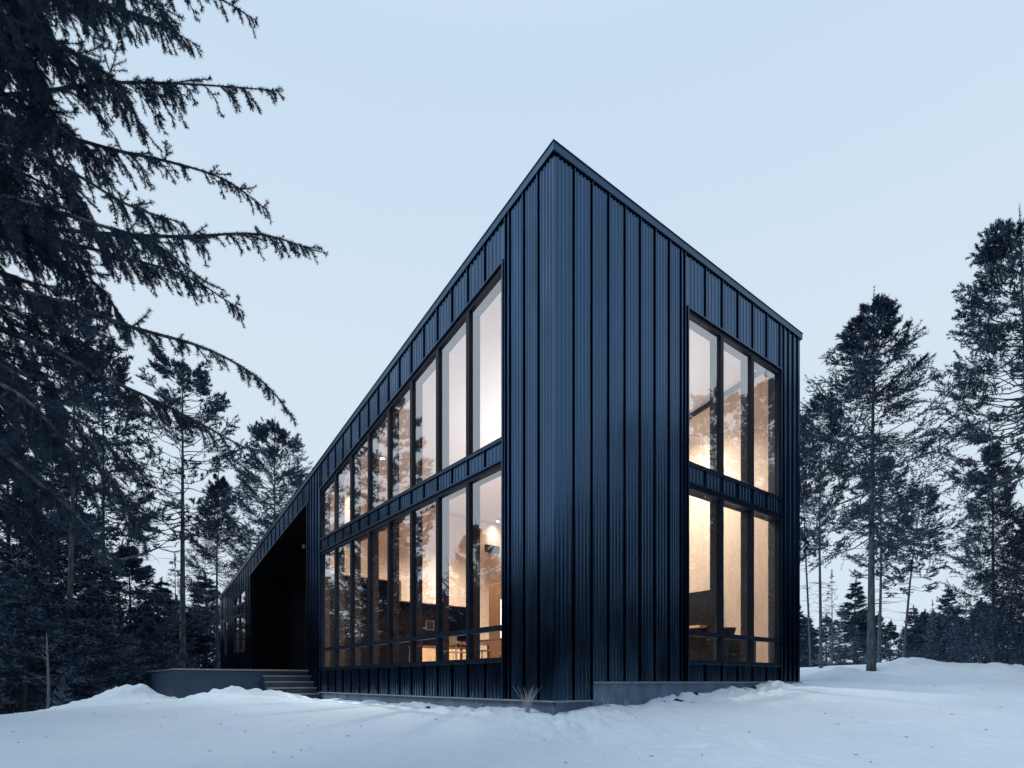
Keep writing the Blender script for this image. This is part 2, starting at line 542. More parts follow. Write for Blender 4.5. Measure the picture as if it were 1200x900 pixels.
c_ = lambda v: (lambda a: v)
TOPL = lambda a: roof(a) - .145
TOPR = c_(RT - .145)
HEADL = lambda a: roof(a) - .885
HEADE = lambda a: roof(a) - .795
HEADR = c_(8.80)
B0, B1 = 5.45, 5.82
SILL = 1.97
FL = 1.93                                          # interior floor
WL = [1.30 + 1.1187 * k for k in range(9)]
WR = [3.47 + 1.1833 * k for k in range(4)]
FW = [(19.2, 20.31), (20.31, 21.22)]
FW1 = (22.55, 23.2)
FB0, FB1, FS = 4.46, 4.93, 2.86
FH = lambda a: roof(a) - .955

seamsL = [.37, .74, 1.12, 1.235] + [1.30 + .55935 * k for k in range(17)] + [10.36, 10.6, 10.85, 11.1, 11.32] + \
         [11.42 + .494 * k for k in range(15)] + [18.34, 18.75, 19.1] + [19.2 + .337 * k for k in range(7)] + [21.6, 22.0, 22.4, 22.55, 22.9, 23.2, 23.6]
seamsR = [.434, .844, 1.245, 1.66, 2.07, 2.48, 2.90, 3.26, 3.38] + [3.47 + .5917 * k for k in range(7)] + [7.2, 7.42, 7.64, 7.86]

wl = MB()
sh = lambda a0, a1, lo, hi: sheet(wl, L, seamsL, a0, a1, lo, hi, True)
sh(0, 1.30, c_(1.30), TOPL)
sh(1.30, 10.25, c_(1.30), c_(SILL)); sh(1.30, 10.25, c_(B0), c_(B1)); sh(1.30, 10.25, HEADL, TOPL)
sh(10.25, 11.42, c_(1.30), TOPL)
sh(11.42, 18.34, HEADE, TOPL)
sh(18.34, 19.2, c_(1.30), TOPL)
sh(19.2, 21.22, c_(1.30), c_(FS)); sh(19.2, 21.22, c_(FB0), c_(FB1)); sh(19.2, 21.22, FH, TOPL)
sh(21.22, 22.55, c_(1.30), TOPL)
sh(22.55, 23.2, c_(1.30), c_(FS)); sh(22.55, 23.2, c_(FB0), c_(FB1)); sh(22.55, 23.2, FH, TOPL)
sh(23.2, 24.14, c_(1.30), TOPL)
wl.build('long_wall', M['siding'], house)

wr = MB()
sh = lambda a0, a1, lo, hi: sheet(wr, R, seamsR, a0, a1, lo, hi, False)
sh(0, .872, c_(1.30), TOPR); sh(.872, 3.47, c_(1.60), TOPR)
sh(3.47, 7.02, c_(1.60), c_(SILL)); sh(3.47, 7.02, c_(B0), c_(B1)); sh(3.47, 7.02, HEADR, TOPR)
sh(7.02, 8.0, c_(1.60), TOPR)
wr.build('tall_wall', M['siding'], house)

wb = MB()
sheet(wb, Bk, [.41 * k for k in range(1, 58)], 0, 24.14, c_(1.55), TOPL, False)
wb.build('rear_long_wall', M['siding'], house)
we = MB()
sheet(we, En, [.41 * k for k in range(1, 19)], 0, 8.0, c_(1.3), c_(roof(24.14) - .145), True)
we.build('low_end_wall', M['siding'], house)

# dark sheathing behind the metal sheets, with the same openings; also closes the shadow gap under the roof edge
co = MB()
for a0, a1, lo, hi in ((0, 1.3, c_(1.2), roof), (1.3, 10.25, c_(1.2), c_(SILL)), (1.3, 10.25, c_(B0), c_(B1)), (1.3, 10.25, HEADL, roof),
                       (10.25, 11.42, c_(1.2), roof), (11.42, 18.34, HEADE, roof), (18.34, 19.2, c_(1.2), roof),
                       (19.2, 21.22, c_(1.2), c_(FS)), (19.2, 21.22, c_(FB0), c_(FB1)), (19.2, 21.22, FH, roof), (21.22, 22.55, c_(1.2), roof),
                       (22.55, 23.2, c_(1.2), c_(FS)), (22.55, 23.2, c_(FB0), c_(FB1)), (22.55, 23.2, FH, roof), (23.2, 24.14, c_(1.2), roof)):
    flat(co, L, a0, a1, -.03, lo, lambda a, h=hi: h(a) - .02)
for a0, a1, lo, hi in ((0, 3.47, c_(1.25), c_(RT)), (3.47, 7.02, c_(1.25), c_(SILL)), (3.47, 7.02, c_(B0), c_(B1)), (3.47, 7.02, HEADR, c_(RT)), (7.02, 8.0, c_(1.25), c_(RT))):
    flat(co, R, a0, a1, -.03, lo, lambda a, h=hi: h(a) - .02)
flat(co, Bk, 0, 24.14, -.03, c_(1.2), lambda a: roof(a) - .02)
flat(co, En, 0, 8, -.03, c_(1.2), c_(roof(24.14) - .02))
co.build('sheathing', M['core'], house)

# room lining on the inside of the outer walls
CE = lambda a: roof(a) - .40
for a0, a1, lo, hi in ((.2, 1.3, c_(FL), CE), (1.3, 10.25, c_(B0), c_(B1)), (1.3, 10.25, HEADL, CE), (10.25, 11.42, c_(FL), CE),
                       (18.34, 19.2, c_(FL), CE), (19.2, 21.22, c_(FL), c_(FS)), (19.2, 21.22, c_(FB0), c_(FB1)), (19.2, 21.22, FH, CE),
                       (21.22, 22.55, c_(FL), CE), (22.55, 23.2, c_(FL), c_(FS)), (22.55, 23.2, c_(FB0), c_(FB1)), (22.55, 23.2, FH, CE), (23.2, 23.94, c_(FL), CE)):
    li = MB(); flat(li, L, a0, a1, -.25, lo, hi); li.build('room_lining', M['birch'], house)
for a0, a1, lo, hi in ((.25, 3.47, c_(FL), c_(CE(.25))), (3.47, 7.02, c_(B0), c_(B1)), (3.47, 7.02, HEADR, c_(CE(.25))), (7.02, 7.75, c_(FL), c_(CE(.25)))):
    li = MB(); flat(li, R, a0, a1, -.25, lo, hi); li.build('room_lining', M['birch'], house)

lw = MB()                                          # long inner wall and the cross wall above its openings
flat(lw, Bk, .25, 1.95, -.25, c_(FL), CE)
flat(lw, Bk, 1.95, 11.0, -.25, c_(4.06), CE)
flat(lw, Bk, 11.0, 23.9, -.25, c_(FL), CE)
lw.box(.25, 3.0, 11.0, 11.2, 5.0, CE(11.2)); lw.box(3.0, 6.1, 11.0, 11.2, 4.35, CE(11.2)); lw.box(6.1, 7.75, 11.0, 11.2, FL, CE(11.2))
lw.box(.3, 7.75, 18.6, 18.8, FL, CE(18.8)); lw.box(.25, 7.75, 23.7, 23.9, FL, CE(23.9))
lw.build('timber_wall', M['birch'], house)
dk = MB()  # near-black sheets standing in for the unlit openings off the room
dk.box(7.62, 7.74, 1.95, 10.99, FL, 4.06)
dk.box(.26, 1.50, 11.26, 11.36, FL, 5.1); dk.box(1.5, 7.7, 12.6, 12.7, FL, 5.4)
dk.face([(1.5, 11.2, 5.4), (7.7, 11.2, 5.4), (7.7, 12.6, 5.4), (1.5, 12.6, 5.4)])
dk.build('dark_opening_panel', M['dark_room'], house)
gp = MB()
gp.hexa([(7.70, .3, CE(.3) - .14), (7.746, .3, CE(.3) - .14), (7.746, 10.95, CE(10.95) - .14), (7.70, 10.95, CE(10.95) - .14)],
        [(7.70, .3, CE(.3) - .02), (7.746, .3, CE(.3) - .02), (7.746, 10.95, CE(10.95) - .02), (7.70, 10.95, CE(10.95) - .02)])
gp.build('gap_shade_strip', M['black'], house)  # black strip standing in for the shade of the wall-to-ceiling gap

ce = MB()
ce.hexa([(.1, .1, CE(.1)), (7.9, .1, CE(.1)), (7.9, 24.0, CE(24.0)), (.1, 24.0, CE(24.0))],
        [(.1, .1, CE(.1) + .1), (7.9, .1, CE(.1) + .1), (7.9, 24.0, CE(24) + .1), (.1, 24.0, CE(24) + .1)])
ce.build('ceiling', M['ceiling'], house)
fl = MB(); fl.box(.1, 7.9, .1, 11.4, FL - .2, FL); fl.box(1.6, 7.9, 11.4, 18.3, FL - .2, FL); fl.box(.1, 7.9, 18.4, 24.0, FL - .2, FL)
fl.build('floor', M['floor_in'], house)

# roof plate and its folded edge
rf = MB()
rf.hexa([(-.02, -.02, roof(-.02) - .06), (8.02, -.02, roof(-.02) - .06), (8.02, 24.16, roof(24.16) - .06), (-.02, 24.16, roof(24.16) - .06)],
        [(-.02, -.02, roof(-.02) - .01), (8.02, -.02, roof(-.02) - .01), (8.02, 24.16, roof(24.16) - .01), (-.02, 24.16, roof(24.16) - .01)])
rf.build('roof', M['trim'], house)
fa = MB()
o = .042
def fascia(x0, x1, y0, y1):
    fa.hexa([(x0, y0, roof(y0) - .12), (x1, y0, roof(y0) - .12), (x1, y1, roof(y1) - .12), (x0, y1, roof(y1) - .12)],
            [(x0, y0, roof(y0) + .012), (x1, y0, roof(y0) + .012), (x1, y1, roof(y1) + .012), (x0, y1, roof(y1) + .012)])
    fa.hexa([(x0 - .012, y0 - .012, roof(y0) + .012), (x1 + .012, y0 - .012, roof(y0) + .012), (x1 + .012, y1 + .012, roof(y1) + .012), (x0 - .012, y1 + .012, roof(y1) + .012)],
            [(x0 - .012, y0 - .012, roof(y0) + .026), (x1 + .012, y0 - .012, roof(y0) + .026), (x1 + .012, y1 + .012, roof(y1) + .026), (x0 - .012, y1 + .012, roof(y1) + .026)])
fascia(-o, -.022, -o, 24.14 + o)
fascia(8.022, 8 + o, -o, 24.14 + o)
fascia(-.018, 8.018, -o, -.022)
fascia(-.018, 8.018, 24.162, 24.14 + o)
fa.build('roof_edge', M['trim'], house)

# flashings: window bands, corner posts of the window fields, wall foot
def flash(F, a0, a1, z0, z1, o0=-.02, o1=.045):
    P = [F(a0, o0, z0), F(a1, o0, z0), F(a1, o1, z0), F(a0, o1, z0)]
    Q = [F(a0, o0, z1), F(a1, o0, z1), F(a1, o1, z1), F(a0, o1, z1)]
    fb = MB(); fb.hexa(P, Q); fb.build('flashing', M['trim'], house)
for F, a0, a1 in ((L, 1.30, 10.25), (R, 3.47, 7.02)):
    flash(F, a0, a1, B0 - .012, B0 + .022); flash(F, a0, a1, B1 - .03, B1 + .004)
    flash(F, a0, a1, SILL - .03, SILL + .004, -.02, .05)
flash(L, 19.2, 21.22, FB0, FB0 + .03); flash(L, 19.2, 21.22, FB1 - .03, FB1); flash(L, 19.2, 21.22, FS - .03, FS)
flash(L, 22.55, 23.2, FB0, FB0 + .03); flash(L, 22.55, 23.2, FB1 - .03, FB1); flash(L, 22.55, 23.2, FS - .03, FS)
for F, a, z0, z1 in ((L, 1.262, 1.3, HEADL(1.3) + .05), (L, 10.256, 1.3, HEADL(10.25) + .05), (R, 3.432, 1.62, 8.85), (R, 7.026, 1.62, 8.85),
                     (L, 11.39, 1.97, HEADE(11.4) + .03), (L, 18.36, 1.97, HEADE(18.35) + .03)):
    flash(F, a, a + .032, z0, z1, -.02, .052)
def flash_slope(F, a0, a1, h, o0=-.02, o1=.05, t=.03):
    fb = MB()
    fb.hexa([F(a0, o0, h(a0)), F(a1, o0, h(a1)), F(a1, o1, h(a1)), F(a0, o1, h(a0))],
            [F(a0, o0, h(a0) + t), F(a1, o0, h(a1) + t), F(a1, o1, h(a1) + t), F(a0, o1, h(a0) + t)])
    fb.build('flashing', M['trim'], house)
flash_slope(L, 1.30, 10.25, HEADL); flash_slope(L, 11.42, 18.34, HEADE); flash_slope(R, 3.47, 7.02, HEADR)
for F, a0, a1, z in ((L, -.03, 11.3, 1.30), (L, 18.0, 24.14, 1.30), (R, -.03, .844, 1.30), (R, .844, 8.03, 1.60)):
    P = [F(a0, -.02, z - .022), F(a1, -.02, z - .022), F(a1, .05, z - .022), F(a0, .05, z - .022)]
    ff = MB(); ff.hexa(P, [(q[0], q[1], z + .002) for q in P]); ff.build('base_flashing', M['step_nose'], house)

# foundation
fd = MB()
fd.box(.02, 7.98, .02, 24.1, .3, 1.276)
fd.hexa([(.86, .004, .3), (7.99, .004, .3), (7.99, 1.2, .3), (.86, 1.2, .3)], [(.86, .004, 1.576), (7.99, .004, 1.576), (7.99, 1.2, 1.576), (.86, 1.2, 1.576)])
fd.build('foundation', M['concrete'], house)


# windows: frame ring, reveal, panes, each its own part
def ring(mb, F, a0, a1, lo, hi, ws, wb_, wt, o0, o1, m=0):
    O = [(a0, lo(a0)), (a1, lo(a1)), (a1, hi(a1)), (a0, hi(a0))]
    i0, i1 = a0 + ws, a1 - ws
    I = [(i0, lo(i0) + wb_), (i1, lo(i1) + wb_), (i1, hi(i1) - wt), (i0, hi(i0) - wt)]
    for k in range(4):
        j = (k + 1) % 4
        q = [O[k], O[j], I[j], I[k]]
        mb.hexa([F(a, o0, z) for a, z in q], [F(a, o1, z) for a, z in q], m)
    return I


def window(F, a0, a1, lo, hi, rail=None, wt=.085):
    fr = MB(); a0 += .003; a1 -= .003
    I = ring(fr, F, a0, a1, lo, hi, .048, .055, wt, -.095, .012)
    o = fr.build('window', M['frame'], house)
    rv = MB(); ring(rv, F, a0, a1, lo, hi, .04, .05, wt, -.25, -.097)
    rv.build('reveal', M['reveal'], o)
    panes = [I]
    if rail:
        i0, i1 = I[0][0], I[1][0]
        rl = MB(); rl.hexa([F(i0, -.09, rail[0]), F(i1, -.09, rail[0]), F(i1, .012, rail[0]), F(i0, .012, rail[0])],
                           [F(i0, -.09, rail[1]), F(i1, -.09, rail[1]), F(i1, .012, rail[1]), F(i0, .012, rail[1])])
        rl.build('rail', M['frame'], o)
        panes = [[(i0, rail[1]), (i1, rail[1]), I[2], I[3]], [I[0], I[1], (i1, rail[0]), (i0, rail[0])]]
    for p in panes:
        g = MB(); g.face([F(a, -.035, z) for a, z in p])
        g.build('pane', M['glass'], o)


for a0, a1 in zip(WL[:-1], WL[1:]):
    window(L, a0, a1, c_(SILL + .004), c_(B0 - .012), (2.50, 2.595))
    window(L, a0, a1, c_(B1 + .004), lambda a: HEADL(a) - .003)
for a0, a1 in zip(WR[:-1], WR[1:]):
    window(R, a0, a1, c_(SILL + .004), c_(B0 - .012), (2.50, 2.595))
    window(R, a0, a1, c_(B1 + .004), c_(8.797))
for a0, a1 in FW + [FW1]:
    window(L, a0, a1, c_(FS + .004), c_(FB0 - .004), None, .05)
    window(L, a0, a1, c_(FB1 + .004), lambda a: FH(a) - .003, None, .05)

# recessed entry: dark sheet walls and soffit, door, sidelight
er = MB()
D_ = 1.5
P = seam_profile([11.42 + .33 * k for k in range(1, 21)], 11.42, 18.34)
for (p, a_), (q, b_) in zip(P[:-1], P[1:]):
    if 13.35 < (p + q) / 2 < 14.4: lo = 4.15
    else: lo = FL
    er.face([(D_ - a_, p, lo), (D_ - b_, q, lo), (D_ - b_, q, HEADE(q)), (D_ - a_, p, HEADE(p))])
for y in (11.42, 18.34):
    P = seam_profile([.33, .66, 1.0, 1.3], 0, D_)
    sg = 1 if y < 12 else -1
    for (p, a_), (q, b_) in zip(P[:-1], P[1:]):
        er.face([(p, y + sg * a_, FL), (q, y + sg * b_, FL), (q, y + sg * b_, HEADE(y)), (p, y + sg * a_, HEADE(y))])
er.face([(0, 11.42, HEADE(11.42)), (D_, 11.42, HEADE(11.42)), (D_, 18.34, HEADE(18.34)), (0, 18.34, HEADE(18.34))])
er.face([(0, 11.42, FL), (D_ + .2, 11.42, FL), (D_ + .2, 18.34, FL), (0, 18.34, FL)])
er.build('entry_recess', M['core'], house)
dr = MB(); dr.box(D_ + .02, D_ + .08, 13.35, 14.4, FL + .01, 4.15)
door = dr.build('door', M['frame'], house)
hd = MB(); hd.tube([(D_ - .04, 13.5, 2.3), (D_ - .04, 13.5, 3.7)], [.018] * 2, 8); hd.box(D_ - .04, D_ + .03, 13.49, 13.51, 2.5, 2.53); hd.box(D_ - .04, D_ + .03, 13.49, 13.51, 3.5, 3.53)
hd.build('handle', M['trim'], door)
sl = MB(); sl.box(D_ - .03, D_ - .012, 17.6, 17.75, 3.2, 4.9)
sl.build('entry_sidelight', M['trim'], house)

def hthing(name, x, y, z, label, cat, rz=0, group=None):
    e = empty(name, (*hw(x, y), z), HA + rz); return tag(e, label, cat, group)


# downlights on the sloping ceiling; the last three are added to brighten the room
for (x, y, p_) in ((1.17, 8.6, 150), (1.17, 10.7, 14), (6.85, 10.7, 14), (4.3, 6.0, 470), (4.4, 8.6, 420), (5.3, 3.2, 150)):
    z = CE(y) - .015
    d = MB(); d.tube([(x, y, z - .05), (x, y, z)], [.07, .07], 16)
    d.face([(x + .055 * math.cos(k * math.pi / 6), y + .055 * math.sin(k * math.pi / 6), z - .052) for k in reversed(range(12))], 1)
    o = d.build('downlight', [M['white'], M['lamp']], house)
    la = bpy.data.lights.new('downlight_lamp', 'AREA'); la.shape = 'DISK'; la.size = .5; la.energy = p_; la.spread = math.radians(84 if y == 3.2 else 105); la.color = (1, .92, .83)
    lo_ = bpy.data.objects.new('downlight_lamp', la); COL.objects.link(lo_); lo_.parent = house; lo_.location = (x, y, z - .09)
    if y == 3.2: lo_.rotation_euler = Vector((-2.6, 1.2, 4.4)).to_track_quat('Z', 'Y').to_euler()   # an added wall washer, turned to brighten the timber wall
# two added bowl uplights, out of view, that brighten the ceiling and walls
for x, y, pw_, lab in ((4.0, 2.6, 90, 'added white bowl uplight, unseen, hanging inside near the house corner'), (4.3, 5.0, 150, 'added white bowl uplight, unseen, hanging deeper in the lit room')):
    pl = hthing('added_uplight', x, y, 5.5, lab, 'lamp', 0, 'added uplights in the tall room')
    d = MB(); d.tube([(0, 0, 0), (0, 0, .02), (0, 0, .12), (0, 0, .2)], [.05, .2, .33, .36], 24); d.build('shade', M['white'], pl, smooth=True)
    d = MB(); d.tube([(0, 0, .2), (0, 0, CE(y) - 5.5)], [.006, .006], 6); d.build('cord', M['black'], pl)
    la = bpy.data.lights.new('added_uplight_glow', 'AREA'); la.shape = 'DISK'; la.size = .6; la.energy = pw_; la.color = (1, .95, .94)
    lo_ = bpy.data.objects.new('added_uplight_glow', la); COL.objects.link(lo_); lo_.parent = pl; lo_.location = (0, 0, .23); lo_.rotation_euler = (math.pi, 0, 0)
la = bpy.data.lights.new('downlight_lamp', 'AREA'); la.shape = 'DISK'; la.size = .5; la.energy = 560; la.color = (1, .89, .78)
lo_ = bpy.data.objects.new('downlight_lamp', la); COL.objects.link(lo_); lo_.parent = house; lo_.location = (4, 21, CE(21) - .1)
d = MB(); d.tube([(4, 21, CE(21) - .06), (4, 21, CE(21) - .01)], [.07, .07], 16); d.build('downlight', M['white'], house)
# soffit spot in the entry
d = MB(); d.tube([(.9, 14.6, HEADE(14.6) - .12), (.9, 14.6, HEADE(14.6))], [.05, .05], 12); d.build('soffit_spot', M['white'], house)

# ------------------------------------------------------------------ deck with steps
deck = empty('entry_deck', (*hw(-1.8, 11.2), 0), HA)
tag(deck, 'low dark clad entry deck with steps beside the left wall of the house', 'deck')
DX, DY = -1.8, 11.2
db = MB(); db.box(-3.66 - DX, -.06 - DX, 11.26 - DY, 17.9 - DY, .4, 1.925); db.build('skirt', M['deck'], deck)
db = MB(); db.box(-3.70 - DX, -.055 - DX, 11.22 - DY, 17.94 - DY, 1.927, 1.962); db.build('deck_top', M['deck_top'], deck)
dn = MB(); dn.box(-3.72 - DX, -.055 - DX, 11.205 - DY, 11.217 - DY, 1.925, 1.966); dn.build('edge_strip', M['step_nose'], deck)
for k, z in enumerate((1.785, 1.61, 1.435, 1.26)):
    y1 = 11.20 - .245 * k; y0 = y1 - .245
    s_ = MB(); s_.box(-1.40 - DX, -.07 - DX, y0 - DY, y1 - .002 - DY, .5, z - .03)
    st = s_.build('step', M['deck'], deck)
    n_ = MB(); n_.box(-1.41 - DX, -.065 - DX, y0 - .02 - DY, y1 - .004 - DY, z - .028, z); n_.build('tread', M['step_nose'], st)

# ------------------------------------------------------------------ things seen through the glass

t = hthing('tall_cabinet', 5.4, 8.1, FL, 'tall brown timber cabinet behind the ground-floor corner window of the left wall', 'cabinet')
b = MB(); b.box(-.4, .4, -.7, .6, 0, 2.86); b.build('carcass', M['walnut'], t, bevel=.01)
b = MB(); b.box(-.42, -.405, -.1, -.06, .9, 2.3); b.build('light_strip', M['strip'], t)
t = hthing('dining_table', 3.0, 5.6, FL, 'reddish wooden dining table inside behind the left wall glazing', 'table')
b = MB(); b.box(-.55, .55, -1.1, 1.1, .70, .75); b.build('tabletop', M['table_wood'], t, bevel=.008)
for sx_ in (-.45, .45):
    for sy_ in (-.98, .98):
        b = MB(); b.tube([(sx_, sy_, 0), (sx_, sy_, .70)], [.025, .035], 8); b.build('leg', M['table_wood'], t)
first = None
for i, (cx_, cy_, rz_, lab) in enumerate(((2.15, 5.1, 0, 'pale wooden chair by the window side of the dining table, nearer the house corner'),
                                     (2.15, 6.1, 0, 'pale wooden chair by the window side of the dining table, farther from the house corner'),
                                     (3.85, 5.1, math.pi, 'pale wooden chair across the dining table, nearer the house corner'),
                                     (3.85, 6.1, math.pi, 'pale wooden chair across the dining table, farther from the house corner'))):
    if first is None:
        c = hthing('dining_chair', cx_, cy_, FL, lab, 'chair', rz_, 'chairs round the dining table')
        b = MB(); b.box(-.21, .21, -.21, .21, .43, .46); b.build('seat', M['pale_wood'], c, bevel=.006)
        b = MB(); b.box(-.22, -.19, -.2, .2, .62, .86); b.build('backrest', M['pale_wood'], c, bevel=.006)
        for q, (lx_, ly_) in enumerate(((-.19, -.18), (-.19, .18), (.18, -.18), (.18, .18))):
            b = MB(); b.tube([(lx_, ly_, 0), (lx_, ly_, .86 if lx_ < 0 else .43)], [.014, .018], 8); b.build('leg', M['pale_wood'], c)
        first = c
    else:
        c = first.copy(); COL.objects.link(c); c.location = (*hw(cx_, cy_), FL); c.rotation_euler = (0, 0, HA + rz_); c['label'] = lab
        for ch in list(first.children):
            d = ch.copy(); COL.objects.link(d); d.parent = c
t = hthing('wooden_sideboard', 4.3, 10.6, FL, 'pale wooden sideboard under the lintel at the back of the lit room', 'sideboard')
b = MB(); b.box(-1.1, 1.1, -.22, .22, .08, .85); b.build('carcass', M['pale_wood'], t, bevel=.01)
b = MB(); b.box(-1.14, 1.14, -.25, .25, .852, .89); b.build('top', M['walnut'], t)
for k in range(3):
    b = MB(); b.box(-1.05 + .71 * k, -.38 + .71 * k, -.235, -.222, .14, .8); b.build('door', M['pale_wood'], t)
for sx_ in (-1, 1):
    b = MB(); b.box(sx_ - .03, sx_ + .03, -.18, .18, 0, .08); b.build('leg', M['black'], t)
t = hthing('framed_picture', 5.0, 12.58, 3.75, 'small pale framed picture on the dark wall behind the lit room', 'picture')
b = MB()
for q in ((-.19, .19, .15, .19), (-.19, .19, -.19, -.15), (-.19, -.15, -.15, .15), (.15, .19, -.15, .15)):
    b.box(q[0], q[1], -.03, 0, q[2], q[3])
b.build('frame', M['white'], t)
b = MB(); b.box(-.15, .15, -.015, -.004, -.15, .15); b.build('print', M['photo_print'], t)
t = hthing('black_sideboard', 6.55, .85, FL, 'black low sideboard with a bowl on it behind the right wall windows', 'sideboard')
b = MB(); b.box(-.7, .45, -.3, .3, .05, .66); b.build('carcass', M['black'], t, bevel=.02)
for sx_ in (-.6, .35):
    b = MB(); b.box(sx_ - .03, sx_ + .03, -.25, .25, 0, .05); b.build('leg', M['black'], t)
t = hthing('black_bowl', 6.2, .85, FL + .66, 'round black bowl standing on the low black sideboard', 'bowl')
b = MB(); b.tube([(0, 0, 0), (0, 0, .02), (0, 0, .12), (0, 0, .22), (0, 0, .27)], [.10, .12, .18, .21, .22], 20); b.build('bowl_body', M['black'], t, smooth=True)
t = hthing('wooden_shelf', 7.45, 3.3, 3.05, 'long wooden wall shelf inside, seen low in the first right wall window', 'shelf')
b = MB(); b.box(-.17, .17, -1.0, 1.4, 0, .06); b.build('board', M['pale_wood'], t)
b = MB(); b.box(-.02, .16, -.9, -.86, -.16, 0); b.box(-.02, .16, 1.26, 1.30, -.16, 0); b.build('bracket', M['black'], t)
t = hthing('wall_spotlight', 6.7, 10.93, 6.55, 'black box spotlight mounted high on the timber wall inside', 'spotlight')
b = MB(); b.box(-.32, .32, -.12, -.02, -.1, .18); b.build('housing', M['black'], t, bevel=.01)
b = MB(); b.box(-.06, .06, -.02, .07, -.03, .09); b.build('mount', M['black'], t)


# ------------------------------------------------------------------ conifers
def unit(v): return v / np.maximum(np.linalg.norm(v, axis=-1, keepdims=True), 1e-9)


def blades(r, base, dirv, length, per, bl, bw, spread=.75, lift=.12, upow=.85):
    """needle sprays along twigs: thin triangles. base, dirv (n,3); length (n)"""
    n = len(base)
    k = np.repeat(np.arange(n), per)
    u = r.random(len(k)) ** upow
    p = base[k] + dirv[k] * (length[k] * u)[:, None]
    d = unit(dirv[k] * .75 + r.normal(0, spread * .6, (len(k), 3)) + np.array([0, 0, lift]))
    s = unit(np.cross(d, r.normal(0, 1, (len(k), 3))))
    ln = bl * r.uniform(.6, 1.25, len(k)); wd = bw * r.uniform(.7, 1.3, len(k))
    a = p + s * (wd / 2)[:, None]; b = p - s * (wd / 2)[:, None]; c = p + d * ln[:, None]
    return np.stack([a, b, c], 1)                  # (m,3,3)


def ribbons(r, P, rad):
    """three-sided tubes; P (n,seg,3), rad (n,seg) -> tris"""
    n, s, _ = P.shape
    d = unit(P[:, -1] - P[:, 0])
    u = unit(np.cross(d, np.array([.3, .2, .93]))); w_ = np.cross(d, u)
    out = []
    for k in range(3):
        a0, a1 = 2 * math.pi * k / 3, 2 * math.pi * (k + 1) / 3
        o0 = (u * math.cos(a0) + w_ * math.sin(a0)); o1 = (u * math.cos(a1) + w_ * math.sin(a1))
        for i in range(s - 1):
            p0 = P[:, i] + o0 * rad[:, i, None]; p1 = P[:, i] + o1 * rad[:, i, None]
            q0 = P[:, i + 1] + o0 * rad[:, i + 1, None]; q1 = P[:, i + 1] + o1 * rad[:, i + 1, None]
            out += [np.stack([p0, p1, q1], 1), np.stack([p0, q1, q0], 1)]
    return np.concatenate(out)


